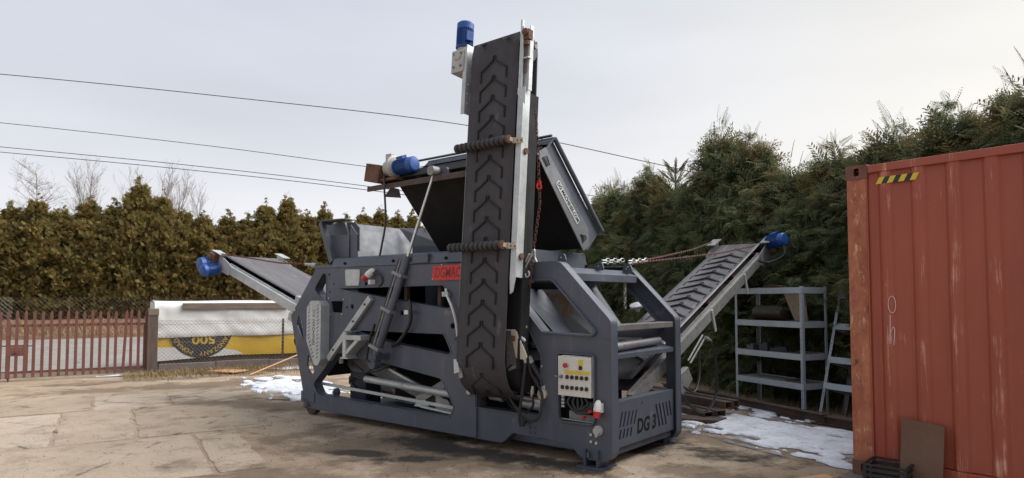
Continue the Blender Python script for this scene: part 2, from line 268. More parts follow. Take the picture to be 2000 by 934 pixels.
# ------------------------------------------------------------------ mesh helpers
class MB:
    def __init__(s): s.v = []; s.f = []; s.sm = []
    def add(s, vs, fs, smooth=False):
        o = len(s.v); s.v += [tuple(v) for v in vs]
        for f in fs: s.f.append([i+o for i in f]); s.sm.append(smooth)
        return s
    def box(s, c, d, rot=None):
        c = Vector(c); vs = []
        for x in (-1, 1):
            for y in (-1, 1):
                for z in (-1, 1):
                    p = Vector((x*d[0]/2, y*d[1]/2, z*d[2]/2))
                    if rot is not None: p = rot @ p
                    vs.append(c+p)
        return s.add(vs, [(0, 1, 3, 2), (4, 6, 7, 5), (0, 4, 5, 1), (2, 3, 7, 6), (0, 2, 6, 4), (1, 5, 7, 3)])
    def bx(s, x0, x1, y0, y1, z0, z1): return s.box(((x0+x1)/2, (y0+y1)/2, (z0+z1)/2), (abs(x1-x0), abs(y1-y0), abs(z1-z0)))
    def beam(s, a, b, w, h, up=(0, 0, 1)):
        """bar of width w (sideways) and height h (along up) from a to b"""
        a = Vector(a); b = Vector(b); d = b-a; L = d.length; x = d.normalized(); y = Vector(up).cross(x)
        if y.length < 1e-4: y = Vector((0, 1, 0)).cross(x)
        y.normalize(); z = x.cross(y); R = Matrix((x, y, z)).transposed()
        return s.box((a+b)/2, (L, w, h), R)
    def tube(s, pts, r, n=8, caps=True, rs=None):
        pts = [Vector(p) for p in pts]; k = len(pts); vs = []; prev = None
        for i, p in enumerate(pts):
            d = (pts[min(i+1, k-1)]-pts[max(i-1, 0)]).normalized()
            if prev is None:
                a = d.cross(Vector((0, 0, 1)))
                if a.length < .05: a = d.cross(Vector((0, 1, 0)))
            else: a = prev-d*prev.dot(d)
            a.normalize(); prev = a; b = d.cross(a); rr = rs[i] if rs else r
            for j in range(n):
                t = 2*math.pi*j/n; vs.append(p+a*math.cos(t)*rr+b*math.sin(t)*rr)
        fs = [(i*n+j, i*n+(j+1) % n, (i+1)*n+(j+1) % n, (i+1)*n+j) for i in range(k-1) for j in range(n)]
        s.add(vs, fs, True)
        if caps:
            o = len(s.v)-len(vs); s.f.append([o+j for j in range(n)][::-1]); s.sm.append(False)
            s.f.append([o+(k-1)*n+j for j in range(n)]); s.sm.append(False)
        return s
    def cyl(s, a, b, r, n=16, r2=None): return s.tube([a, b], r, n, True, [r, r if r2 is None else r2])
    def lathe(s, a, axis, prof, n=20):
        """prof: (distance along axis, radius)"""
        a = Vector(a); ax = Vector(axis).normalized(); return s.tube([a+ax*d for d, r in prof], 1, n, True, [max(r, .0005) for d, r in prof]) if all(prof[i][0] < prof[i+1][0] for i in range(len(prof)-1)) else s
    def prism(s, poly, a0, a1, ax='y'):
        """2D polygon extruded along an axis. ax y: poly=(x,z); x: poly=(y,z); z: poly=(x,y)"""
        mk = {'y': lambda p, q: (p[0], q, p[1]), 'x': lambda p, q: (q, p[0], p[1]), 'z': lambda p, q: (p[0], p[1], q)}[ax]
        n = len(poly); vs = [mk(p, a0) for p in poly]+[mk(p, a1) for p in poly]
        return s.add(vs, [list(range(n))[::-1], list(range(n, 2*n))]+[(i, (i+1) % n, n+(i+1) % n, n+i) for i in range(n)])
    def plate(s, outer, holes, a0, a1, ax='y'):
        """polygon with holes, given thickness"""
        mk = {'y': lambda p, q: (p[0], q, p[1]), 'x': lambda p, q: (q, p[0], p[1]), 'z': lambda p, q: (p[0], p[1], q)}[ax]
        bm = bmesh.new(); loops = []
        for lp in [outer]+list(holes):
            vv = [bm.verts.new((p[0], p[1], 0)) for p in lp]; loops.append(vv)
            for i in range(len(vv)): bm.edges.new((vv[i], vv[(i+1) % len(vv)]))
        bmesh.ops.triangle_fill(bm, use_beauty=True, edges=bm.edges[:], normal=(0, 0, 1))
        bm.verts.index_update(); n = len(bm.verts); P = [v.co.copy() for v in bm.verts]
        tris = [[v.index for v in f.verts] for f in bm.faces]; lps = [[v.index for v in l] for l in loops]; bm.free()
        fs = tris+[[i+n for i in f][::-1] for f in tris]
        for l in lps:
            for i in range(len(l)): a, b = l[i], l[(i+1) % len(l)]; fs.append([a, b, b+n, a+n])
        return s.add([mk(p, a0) for p in P]+[mk(p, a1) for p in P], fs)
    def band(s, loop, t, a0, a1, ax='y', closed=True):
        """flat bar bent round a loop: thickness t inwards, from a0 to a1"""
        inner = offset(loop, t)
        mk = {'y': lambda p, q: (p[0], q, p[1]), 'x': lambda p, q: (q, p[0], p[1]), 'z': lambda p, q: (p[0], p[1], q)}[ax]
        n = len(loop); vs = [mk(p, a0) for p in loop]+[mk(p, a0) for p in inner]+[mk(p, a1) for p in loop]+[mk(p, a1) for p in inner]
        fs = []
        for i in range(n if closed else n-1):
            j = (i+1) % n
            fs += [(i, j, n+j, n+i), (2*n+i, 3*n+i, 3*n+j, 2*n+j), (i, 2*n+i, 2*n+j, j), (n+i, n+j, 3*n+j, 3*n+i)]
        if not closed: fs += [(0, n, 3*n, 2*n), (n-1, 3*n-1, 4*n-1, 2*n-1)]
        return s.add(vs, fs)
    def build(s, name, mat, parent=None, bevel=0, loc=None, ang=35):
        me = bpy.data.meshes.new(name); me.from_pydata(s.v, [], s.f); me.update()
        me.polygons.foreach_set('use_smooth', s.sm)
        bm = bmesh.new(); bm.from_mesh(me); bmesh.ops.recalc_face_normals(bm, faces=bm.faces[:]); bm.to_mesh(me); bm.free()
        if any(s.sm): me.set_sharp_from_angle(angle=rad(ang))
        me.materials.append(M[mat] if isinstance(mat, str) else mat)
        return link(name, me, parent, bevel, loc)
def link(name, me, parent=None, bevel=0, loc=None):
    o = bpy.data.objects.new(name, me); C.objects.link(o)
    if parent is not None: o.parent = parent
    if loc is not None: o.location = loc
    if bevel:
        m = o.modifiers.new('bevel', 'BEVEL'); m.width = bevel; m.segments = 2; m.limit_method = 'ANGLE'; m.angle_limit = rad(40)
    return o
def offset(loop, t):
    n = len(loop); A = sum(loop[i][0]*loop[(i+1) % n][1]-loop[(i+1) % n][0]*loop[i][1] for i in range(n)); sg = 1 if A > 0 else -1; out = []
    for i in range(n):
        p0, p1, p2 = (Vector(loop[j % n]) for j in (i-1, i, i+1)); d1 = (p1-p0).normalized(); d2 = (p2-p1).normalized()
        n1 = Vector((-d1.y, d1.x))*sg; n2 = Vector((-d2.y, d2.x))*sg; b = (n1+n2); b = b/max(.3, (1+n1.dot(n2))); q = p1+b*t; out.append((q.x, q.y))
    return out
def rnd(poly, r, seg=5):
    """round the corners of a polygon; r one radius or one for each corner"""
    n = len(poly); out = []
    for i in range(n):
        p0, p1, p2 = (Vector(poly[j % n]) for j in (i-1, i, i+1)); a = (p0-p1); b = (p2-p1); R = r[i] if isinstance(r, (list, tuple)) else r
        la, lb = a.length, b.length; a /= la; b /= lb; half = a.angle(b)/2
        if R <= 0 or half > 1.5: out.append(tuple(p1)); continue
        d = min(R/math.tan(half), la*.45, lb*.45)
        q0 = p1+a*d; q2 = p1+b*d
        for k in range(seg+1):
            u = k/seg; q = q0*(1-u)**2+p1*2*u*(1-u)+q2*u*u; out.append((q.x, q.y))
    return out
def circ(x, y, r, n=12): return [(x+r*math.cos(2*math.pi*i/n), y+r*math.sin(2*math.pi*i/n)) for i in range(n)]
def empty(name, loc=(0, 0, 0), rz=0, parent=None, mat4=None):
    o = bpy.data.objects.new(name, None); C.objects.link(o); o.empty_display_size = .1
    if parent is not None: o.parent = parent
    if mat4 is not None: o.matrix_basis = mat4
    else: o.location = loc; o.rotation_euler = (0, 0, rz)
    return o
def tag(o, label, cat, group=None):
    o['label'] = label; o['category'] = cat
    if group: o['group'] = group
    return o
def kind(o, k): o['kind'] = k; return o
def spline(pts, n=8):
    """Catmull-Rom through the points"""
    P = [Vector(p) for p in pts]; P = [P[0]*2-P[1]]+P+[P[-1]*2-P[-2]]; out = []
    for i in range(1, len(P)-2):
        for k in range(n):
            u = k/n; a, b, c, d = P[i-1:i+3]
            out.append(.5*((2*b)+(c-a)*u+(2*a-5*b+4*c-d)*u*u+(3*b-a-3*c+d)*u**3))
    out.append(P[-2]); return out
def basis(x, y, z, o): return Matrix(((x[0], y[0], z[0], o[0]), (x[1], y[1], z[1], o[1]), (x[2], y[2], z[2], o[2]), (0, 0, 0, 1)))
_dg = None
def text_geo(txt, size, depth=.002, align='CENTER', shear=0, xs=1., bold=0.):
    cu = bpy.data.curves.new('lettering', 'FONT'); cu.body = txt; cu.size = size; cu.extrude = depth; cu.align_x = align; cu.align_y = 'CENTER'; cu.shear = shear; cu.resolution_u = 3; cu.offset = bold
    o = bpy.data.objects.new('lettering', cu); C.objects.link(o)
    dg = bpy.context.evaluated_depsgraph_get(); dg.update(); me = bpy.data.meshes.new_from_object(o.evaluated_get(dg))
    vs = [Vector((v.co.x*xs, v.co.y, v.co.z)) for v in me.vertices]; fs = [list(p.vertices) for p in me.polygons]
    bpy.data.objects.remove(o); bpy.data.curves.remove(cu); bpy.data.meshes.remove(me); return vs, fs
def text_on(mb, txt, size, mat4, **k):
    vs, fs = text_geo(txt, size, **k); return mb.add([mat4 @ v for v in vs], fs)
def chain_mesh(mb, pts, r=.004, pitch=.03, w=.011):
    """interlocked oval links along a path"""
    pts = [Vector(p) for p in pts]; d = 0; i = 0; k = 0
    L = sum((pts[j+1]-pts[j]).length for j in range(len(pts)-1)); n = max(2, int(L/pitch)); acc = 0; seg = 0
    cum = [0]
    for j in range(len(pts)-1): cum.append(cum[-1]+(pts[j+1]-pts[j]).length)
    for q in range(n):
        s = (q+.5)*L/n
        while seg < len(pts)-2 and cum[seg+1] < s: seg += 1
        u = (s-cum[seg])/max(1e-6, cum[seg+1]-cum[seg]); c = pts[seg].lerp(pts[seg+1], u); x = (pts[seg+1]-pts[seg]).normalized()
        y = x.cross(Vector((.3, .2, 1))).normalized(); z = x.cross(y)
        if q % 2: y, z = z, y
        hl = pitch*.68; path = []
        for a in range(8):
            t = 2*math.pi*a/8+.39; path.append(c+x*math.cos(t)*hl+y*math.sin(t)*w)
        m = 4; vs = []
        for a in range(8):
            o = (path[a]-c).normalized()
            for b in range(m):
                th = 2*math.pi*b/m; vs.append(path[a]+o*math.cos(th)*r+z*math.sin(th)*r)
        mb.add(vs, [(a*m+b, a*m+(b+1) % m, ((a+1) % 8)*m+(b+1) % m, ((a+1) % 8)*m+b) for a in range(8) for b in range(m)], True)
    return mb
#==SECTIONS==
from mathutils import noise as MN
# ================================================================== SETTING
D1 = Vector((.853, .522)); D2 = Vector((.522, -.853))           # along the fence / towards the yard
FE = Vector((-7.10, 13.2))                                      # fence corner post
def sheet(name, pts, z, mat, k='structure'):
    return kind(MB().add([(x, y, z) for x, y in pts], [list(range(len(pts)))]).build(name, mat), k)
sheet('ground', [(-900, -900), (900, -900), (900, 900), (-900, 900)], -.03, 'earth')
def fp(a, b): p = FE+D1*a-D2*b; return (p.x, p.y)               # a along the fence, b beyond it
yard = sheet('yard', [fp(-30, .6), fp(9.5, .6), (5.0, 17), (9, 2), (12, -12), (-20, -12)], 0, 'yard')
sheet('road', [fp(-60, 2.2), fp(60, 2.2), fp(60, 15.2), fp(-60, 15.2)], -.012, 'road')
# verge rising to the hedge beyond the road
mb = MB(); NA, NB = 90, 10
for i in range(NA+1):
    for j in range(NB+1):
        a = -45+90*i/NA; b = 14.9+9*j/NB; x, y = fp(a, b); u = j/NB
        mb.v.append((x, y, -.05+.62*min(1, u*2.6)**.8+.10*MN.noise((x*.9, y*.9, 0))*min(1, u*5)))
for i in range(NA):
    for j in range(NB): mb.f.append([i*(NB+1)+j, (i+1)*(NB+1)+j, (i+1)*(NB+1)+j+1, i*(NB+1)+j+1]); mb.sm.append(True)
kind(mb.build('verge', 'bank'), 'structure')

# concrete slabs of the yard (children of the yard): joints are real gaps
def slab(cx, cy, ux, uy, w, h, mi, lift):
    u = Vector((ux, uy)).normalized(); v = Vector((u.y, -u.x)); n = 9; pts = []
    cs = [(-w/2, -h/2), (w/2, -h/2), (w/2, h/2), (-w/2, h/2)]
    for e in range(4):
        a, b = Vector(cs[e]), Vector(cs[(e+1) % 4]); m = max(4, int((b-a).length/.13))
        for k in range(m):
            p = a.lerp(b, k/m); nn = Vector((b.y-a.y, a.x-b.x)).normalized(); j = random.gauss(0, .008)-(.03 if random.random() < .06 else 0)
            if k == 0: p *= .985; j = 0
            pts.append(p+nn*j)
    P = [(cx+u.x*p.x+v.x*p.y, cy+u.y*p.x+v.y*p.y) for p in pts]; mb = MB(); N = len(P)
    tx, ty = random.gauss(0, .0012), random.gauss(0, .0012); zz = lambda p: lift+(p[0]-cx)*tx+(p[1]-cy)*ty
    ins = offset(P, .012)
    vs = [(p[0], p[1], -.02) for p in P]+[(p[0], p[1], zz(p)-.004) for p in P]+[(p[0], p[1], zz(p)) for p in ins]
    mb.add(vs, [(i, (i+1) % N, N+(i+1) % N, N+i) for i in range(N)]+[(N+i, N+(i+1) % N, 2*N+(i+1) % N, 2*N+i) for i in range(N)]+[list(range(2*N, 3*N))])
    return mb.build('slab', M['slab'][mi], yard)
SO = Vector((-5.2, 9.16))
rows = [(-1.45, -.05, (-4.3, -2.45, -.45, .52, 2.2)), (0, 2.3, (-4.6, -2.3, -.78, 0, 1.42)), (2.36, 4.3, (-4.9, -3.0, -1.4, .52, .98)), (4.36, 6.6, (-4.0, -2.6, -.6))]
for r0, r1, cuts in rows:
    for a, b in zip(cuts[:-1], cuts[1:]):
        c = SO+D1*((a+b)/2)+D2*((r0+r1)/2); slab(c.x, c.y, D1.x, D1.y, b-a-.035, r1-r0-.035, random.randrange(3), random.uniform(.004, .011))
for (cx, cy, w, h) in ((1.15, 4.75, 1.5, 1.9), (1.55, 6.55, 1.6, 1.5)):
    slab(cx, cy, .4, -.916, h, w, random.randrange(3), .006)

# patches with a shape of their own: damp dirt, dark ground, snow
def patch(name, mat, cx, cy, sx, sy, rot, z, thr, res=.05, fr=1.6, hgt=0., seed=0., k='stuff', inside=None, jag=.5, st=1.):
    nx, ny = int(2*sx/res), int(2*sy/res); ca, sa = math.cos(rot), math.sin(rot); idx = {}; mb = MB(); val = {}
    for i in range(nx+1):
        for j in range(ny+1):
            u = -sx+2*sx*i/nx; v = -sy+2*sy*j/ny; x = cx+ca*u-sa*v; y = cy+sa*u+ca*v
            d = 1-math.hypot(u/sx, v/sy); f = MN.fractal((u*fr+seed, v*fr*st+seed*.7, seed), .9, 2.1, 5)*jag
            g = d+f
            if inside and not inside(x, y): g = -1
            if i in (0, nx) or j in (0, ny): g = -1
            val[i, j] = (g, x, y)
    def key(p, q=None):
        kk = (p,) if q is None else tuple(sorted((p, q)))
        if kk not in idx:
            g, x, y = val[p]; h = min(1, max(0, (g-thr)*3))**.6*hgt
            if q is not None:
                g2, x2, y2 = val[q]; u = (thr-g)/(g2-g+1e-9); x += (x2-x)*u; y += (y2-y)*u; h = 0
            idx[kk] = len(mb.v); mb.v.append((x, y, z+h+(.004*MN.noise((x*14, y*14, 5)) if h else -.006)))
        return idx[kk]
    for i in range(nx):
        for j in range(ny):
            q = [(i, j), (i+1, j), (i+1, j+1), (i, j+1)]; poly = []
            for e in range(4):
                p_, n_ = q[e], q[(e+1) % 4]; ip, inn = val[p_][0] > thr, val[n_][0] > thr
                if ip: poly.append(key(p_))
                if ip != inn: poly.append(key(p_, n_))
            if len(poly) >= 3: mb.f.append(poly); mb.sm.append(True)
    return kind(mb.build(name, mat), k)
patch('snow', 'snow', 3.0, 7.35, 2.05, .85, rad(-62), .012, .26, .020, 2.4, .022, seed=21, jag=.9, st=2.0)
patch('snow', 'snow', 3.45, 8.75, .8, .32, rad(-62), .014, .25, .022, 2.4, .02, seed=25, jag=.8, st=1.9)
patch('snow', 'snow', -3.75, 11.4, 1.75, .75, rad(-57), .012, .24, .026, 2.0, .024, seed=31, jag=.9, st=2.0)
patch('snow', 'snow', -4.4, 14.4, .9, .35, rad(20), .022, .15, .04, 1.5, .02, seed=34)
patch('snow', 'snow', -7.4, 13.0, .6, .14, rad(30), .022, .2, .03, 2, .02, seed=37)
# crumbs, chips and dead leaves on the yard
def chips(name, mat, n, fn, s0, s1, flat=.35):
    mb = MB()
    for _ in range(n):
        x, y = fn(); s = random.uniform(s0, s1); a = random.uniform(0, 6.3); vs = []; k = random.choice((4, 5))
        for i in range(k):
            t = a+2*math.pi*i/k; r = s*random.uniform(.5, 1.1); vs.append((x+math.cos(t)*r, y+math.sin(t)*r*.7, .012+random.uniform(0, s*flat*.5)))
        vs.append((x, y, .016+s*flat)); mb.add(vs, [(i, (i+1) % k, k) for i in range(k)])
    return kind(mb.build(name, mat), 'stuff')
def near_machine():
    s = random.uniform(-4.6, 1.0); w = -abs(random.gauss(0, .55)); p = Vector((.807, 5.907))+Vector((.776, -.631))*s+Vector((.631, .776))*w; return p.x, p.y
chips('dirt_crumbs', 'crumb', 330, near_machine, .004, .016, .25)
chips('leaf_litter', 'litter', 420, lambda: (random.gauss(-1.5, 2.4), 4.8+abs(random.gauss(0, 3.2))), .003, .014, .12)
chips('leaf_litter', 'litter', 500, lambda: (lambda a, b: fp(a, b))(random.uniform(-.3, 4.2), -abs(random.gauss(0, .5))-.1), .008, .03)
chips('gravel', 'concrete', 900, lambda: (random.uniform(-5.5, 2.6), random.uniform(4.7, 9.5)), .002, .009, .5)

# dry grass at the fence foot and the verge
def grass(name, n, fn, h0, h1, w, mat='drygrass'):
    vs = []; fs = []
    for _ in range(n):
        x, y, z = fn(); h = random.uniform(h0, h1); a = random.uniform(0, 6.3); l = random.uniform(.2, 1.4)*h; dx, dy = math.cos(a), math.sin(a); o = len(vs); px, py = -dy*w/2, dx*w/2
        vs += [(x-px, y-py, z), (x+px, y+py, z), (x+dx*l*.4+px*.7, y+dy*l*.4+py*.7, z+h*.6), (x+dx*l*.4-px*.7, y+dy*l*.4-py*.7, z+h*.6), (x+dx*l, y+dy*l, z+h)]
        fs += [(o, o+1, o+2, o+3), (o+3, o+2, o+4)]
    return kind(MB().add(vs, fs).build(name, mat), 'stuff')
def ff(): 
    a = random.uniform(-.5, 4.6); b = -abs(random.gauss(0, .42))-.02; return (*fp(a, b), 0)
grass('dry_grass', 7500, ff, .02, .15, .007)
def vf():
    b = 15.1+abs(random.gauss(0, 1.4)); a = random.uniform(-14, 26); return (*fp(a, b), -.02+.62*min(1, (b-14.9)/9*2.6)**.8)
grass('verge_grass', 9000, vf, .05, .22, .02)
def hf():
    t = random.uniform(-2.5, 7); x, y = 4.0-.41*t, 9.6+.91*t; return (x+random.gauss(0, .35), y+random.gauss(0, .2), 0)
grass('hedge_foot_grass', 1800, hf, .03, .16, .006)

# ------------------------------------------------------------------ trees
def frond_template(n, L, W, lw, droop):
    """flat spray: a stem with pointed side leaflets; x along, y across"""
    vs = [(0, -lw*.35, 0), (0, lw*.35, 0), (L, 0, -droop*L)]; fs = [(0, 1, 2)]
    for i in range(n):
        u = .12+.83*i/n; x = L*u; z = -droop*L*u*u
        for s in (-1, 1):
            l = W*(1-u*.72)*random.uniform(.75, 1.15); o = len(vs); x2 = x+l*.75
            vs += [(x, 0, z), (x+l*.35-lw*.3, s*l*.5, z+.01-droop*l*.2), (x2, s*l*.9, z-droop*l*.6), (x+l*.35+lw*.8, s*l*.42, z-droop*l*.2)]
            fs.append((o, o+1, o+2, o+3))
    return np.array(vs, float), fs
def spray_mesh(name, mat, temps, pos, dirs, scl, more=(), face=(.0, 1.0)):
    """place frond templates at pos, pointing along dirs"""
    V = []; F = []; off = 0
    for pos, dirs, scl, temps in [(pos, dirs, scl, temps)]+list(more):
        k = len(temps); N = len(pos)
        d = dirs/np.linalg.norm(dirs, axis=1)[:, None]
        oo = pos*np.array((1, 1, 0)); oo = oo/(np.linalg.norm(oo, axis=1)[:, None]+1e-6); up = np.random.normal(0, .45, (N, 3))+oo*face[0]; up[:, 2] += face[1]
        y = np.cross(up, d); y /= np.linalg.norm(y, axis=1)[:, None]+1e-9; z = np.cross(d, y)
        for ti, (tv, tf) in enumerate(temps):
            ids = np.arange(ti, N, k)
            if not len(ids): continue
            P = pos[ids][:, None, :]+scl[ids][:, None, None]*(tv[None, :, 0:1]*d[ids][:, None, :]+tv[None, :, 1:2]*y[ids][:, None, :]+tv[None, :, 2:3]*z[ids][:, None, :])
            V.append(P.reshape(-1, 3)); nv = len(tv)
            for q in range(len(ids)):
                o = off+q*nv; F += [tuple(i+o for i in f) for f in tf]
            off += len(ids)*nv
    V = np.concatenate(V); me = bpy.data.meshes.new(name)
    me.vertices.add(len(V)); me.vertices.foreach_set('co', V.ravel())
    lens = np.array([len(f) for f in F]); flat = np.fromiter((i for f in F for i in f), dtype=np.int32, count=int(lens.sum()))
    me.loops.add(len(flat)); me.loops.foreach_set('vertex_index', flat)
    me.polygons.add(len(F)); st = np.zeros(len(F), np.int32); st[1:] = np.cumsum(lens)[:-1]
    me.polygons.foreach_set('loop_start', st); me.polygons.foreach_set('loop_total', lens.astype(np.int32))
    me.update(calc_edges=True); me.materials.append(M[mat]); return me
def crown(name, mat, H, R, nb, per, temps, prof, spread, smin, smax, z0=.1, updir=.35, wisps=0, fill=.3, face=(.6, .8), rv=.7):
    """branches reach the uneven outline; sprays gather round their outer halves"""
    P = []; D = []; Sx = []
    for b in range(nb):
        u = random.random()
        while random.random() > prof(u)+.10: u = random.random()
        z = z0+(H-z0)*u; r = R*prof(u)*random.uniform(rv, 1.12); th = random.uniform(0, 2*math.pi)
        o = np.array((math.cos(th), math.sin(th), 0)); c = o*r+np.array((0, 0, z))
        m = max(3, int(per*random.uniform(.6, 1.4)*(.35+.65*min(1, prof(u)*1.4))))
        k = (1-.45*np.random.random(m)**1.8)[:, None]
        p = o[None]*r*k+np.array((0, 0, z))[None]+np.random.normal(0, spread, (m, 3))*np.array((1, 1, .8))*(.3+.7*min(1, prof(u)*1.5))
        p[:, 2] += (k[:, 0]-.7)*r*updir
        dd = o[None]*np.random.uniform(.5, 1.3, m)[:, None]+np.random.normal(0, .45, (m, 3)); dd[:, 2] += updir
        P.append(p); D.append(dd); Sx.append(np.random.uniform(smin, smax, m)*(.5+.5*min(1, prof(u)*1.6)))
    nf = int(nb*per*fill)                                          # sprays deeper inside
    u = np.random.random(nf)**1.1*.9; th = np.random.uniform(0, 6.283, nf); rr = R*np.array([prof(q) for q in u])*np.random.uniform(.1, .62, nf)
    P.append(np.stack((np.cos(th)*rr, np.sin(th)*rr, z0+(H-z0)*u), 1)); dd = np.random.normal(0, .7, (nf, 3)); dd[:, 0] += np.cos(th); dd[:, 1] += np.sin(th); D.append(dd); Sx.append(np.random.uniform(smax*.9, smax*1.4, nf))
    P = [np.concatenate(P)]; D = [np.concatenate(D)]; Sx = [np.concatenate(Sx)]; wv = []
    if wisps:                                                       # loose leader shoots over the top
        wt_ = [frond_template(13, random.uniform(.35, .55), random.uniform(.06, .09), .007, q) for q in (-.05, .2, .45, .7)]
        th = np.random.uniform(0, 6.283, wisps); uw = np.random.uniform(.55, 1.0, wisps); r0 = R*np.array([prof(q) for q in uw])*.95; zt = H*uw-.05
        wp = np.stack((np.cos(th)*r0, np.sin(th)*r0, zt), 1); wd = np.random.normal(0, .35, (wisps, 3)); wd[:, 2] += .9; wd[:, 0] += np.cos(th)*.55; wd[:, 1] += np.sin(th)*.55; wv = [(wp, wd, np.random.uniform(.45, 1.0, wisps)*(smax/1.35), wt_)]
    P = np.concatenate(P); P[:, 2] = np.maximum(P[:, 2], .03); D = np.concatenate(D); Sx = np.concatenate(Sx); ix = np.random.permutation(len(P))
    return spray_mesh(name, mat, temps, P[ix], D[ix], Sx[ix], wv, face)
def trunk_mesh(name, H, r, limbs, R, prof):
    mb = MB(); pts = [(random.gauss(0, .02), random.gauss(0, .02), H*.95*i/6) for i in range(7)]; mb.tube(pts, r, 7, True, [r*(1-.92*i/6) for i in range(7)])
    for _ in range(limbs):
        u = random.uniform(.06, .85); th = random.uniform(0, 6.28); rr = R*prof(u)*.8; z = H*u; a = (0, 0, z*.95); b = (math.cos(th)*rr*.5, math.sin(th)*rr*.5, z+.06); c = (math.cos(th)*rr, math.sin(th)*rr, z+.22)
        mb.tube([a, b, c], .02, 4, False, [r*.3*(1-u)+.006, r*.2*(1-u)+.005, .003])
    me_o = mb.build(name, 'bark'); me = me_o.data; bpy.data.objects.remove(me_o); return me
ORD = ['first', 'second', 'third', 'fourth', 'fifth', 'sixth', 'seventh', 'eighth', 'ninth', 'tenth', 'eleventh', 'twelfth', 'thirteenth', 'fourteenth', 'fifteenth', 'sixteenth', 'seventeenth', 'eighteenth', 'nineteenth', 'twentieth', 'twenty-first', 'twenty-second', 'twenty-third', 'twenty-fourth', 'twenty-fifth', 'twenty-sixth', 'twenty-seventh']
def plant(name, vr, loc, s, label, cat, group, rz=None, sz=None):
    e = empty(name, loc, random.uniform(0, 6.28) if rz is None else rz); e.scale = (s, s, sz or s)
    link('crown', vr[0], e); link('trunk', vr[1], e); return tag(e, label, cat, group)
# olive thuja hedge beyond the road
t_far = [frond_template(4, .27, .15, .05, random.uniform(.0, .3)) for _ in range(5)]
pf = lambda u: 1.0 if u < .56 else max(.015, 1-((u-.56)/.44)**1.0)
VF = []
for i in range(5):
    H, R = 6.5, 1.22
    VF.append((crown('thuja_crown', 'thuja', H, R, 330, 26, t_far, pf, .12, .50, 1.05, .05, .7, 14, .4, (1.0, .5), .6), trunk_mesh('thuja_trunk', H, .09, 26, R, pf)))
HB = Vector((-19.07, 31.0)); k = 0; tpos = -4.4; hs = []
while tpos < 17.6:
    hs.append(tpos); tpos += random.uniform(.88, 1.12)
tall = {4: .90, 6: 1.07, 7: .98, 12: .97, 13: 1.02}
for i, tp in enumerate(hs):
    p = HB+Vector((.853, .522))*tp+Vector((-.522, .853))*random.uniform(-.15, .25)
    s = random.uniform(.88, 1.04); sz = tall.get(i, random.uniform(.80, .92) if tp < 8 else random.uniform(.86, .99)); 
    plant('thuja_tree', VF[i % 5], (p.x, p.y, .5), s*1.0, 'olive-brown thuja, %s from the left in the tall hedge beyond the road' % ORD[i], 'tree', 'thujas of the hedge beyond the road', None, sz)
# green hedge along the right of the yard
t_near = [frond_template(7, random.uniform(.2, .34), random.uniform(.08, .12), .013, random.uniform(.2, .75)) for _ in range(8)]
pn = lambda u: (.86+.14*min(1, u/.15)) if u < .50 else max(.03, (1-((u-.50)/.50)**1.2)*.98+.02)
VN = []
for i in range(4):
    H, R = 4.1, 1.04
    VN.append((crown('cypress_crown', 'cypress', H, R, 260, 36, t_near, pn, .11, .5, 1.2, .05, .15, 70, .35, (.7, .8), .58), trunk_mesh('cypress_trunk', H, .08, 24, R, pn)))
hd = Vector((-.41, .912)); h0 = Vector((5.05, 9.60))
rh = [(-4.6, 0.9), (-3.78, 0.97), (-2.96, 1.03), (-2.14, 1.03), (-1.32, 0.97), (-0.5, 0.98), (0.32, 0.95), (1.14, 0.92), (1.96, 1.06), (2.78, 1.17), (3.6, 0.96), (4.42, 0.97), (5.24, 1.06), (6.06, 1.03), (6.88, 1.04), (7.7, 0.97), (8.52, 1.0), (9.34, 0.95)]
for i, (tp, s) in enumerate(rh[::-1]):
    p = h0+hd*tp+Vector((random.uniform(-.12, .12), random.uniform(-.1, .1)))
    lab = 'green cypress-like conifer, %s from the left in the hedge at right' % ORD[i]
    plant('conifer_tree', VN[i % 4], (p.x, p.y, 0), random.uniform(.9, 1.02), lab, 'tree', 'conifers of the hedge at the right', None, s)
# small yellow-green spruce top standing over the right hedge
P = []; D = []; Sx = []; H = 4.2
for w in range(8):
    z = H-.16-w*.20; n = 6; l = .20+.07*w
    for q in range(n):
        a = 2*math.pi*q/n+w*.5; el = 1.0-.09*w
        for u in np.linspace(.05, 1, 7): P.append((math.cos(a)*l*u, math.sin(a)*l*u, z+u*l*el)); D.append((math.cos(a), math.sin(a), el)); Sx.append(.62)
for z in np.linspace(2.4, H, 34): P.append((0, 0, z)); D.append((random.gauss(0, .25), random.gauss(0, .25), 1)); Sx.append(.42)
me = spray_mesh('spruce_crown', 'spruce', [frond_template(8, .24, .075, .022, .05)], np.array(P), np.array(D), np.array(Sx))
tr = MB().tube([(0, 0, 0), (0, 0, H)], .05, 6, True, [.06, .008]).build('t', 'bark'); trm = tr.data; bpy.data.objects.remove(tr)
plant('spruce_tree', (me, trm), (3.36, 13.55, 0), 1, 'slender yellow-green spruce tip rising over the right hedge', 'tree', None, 0.3)

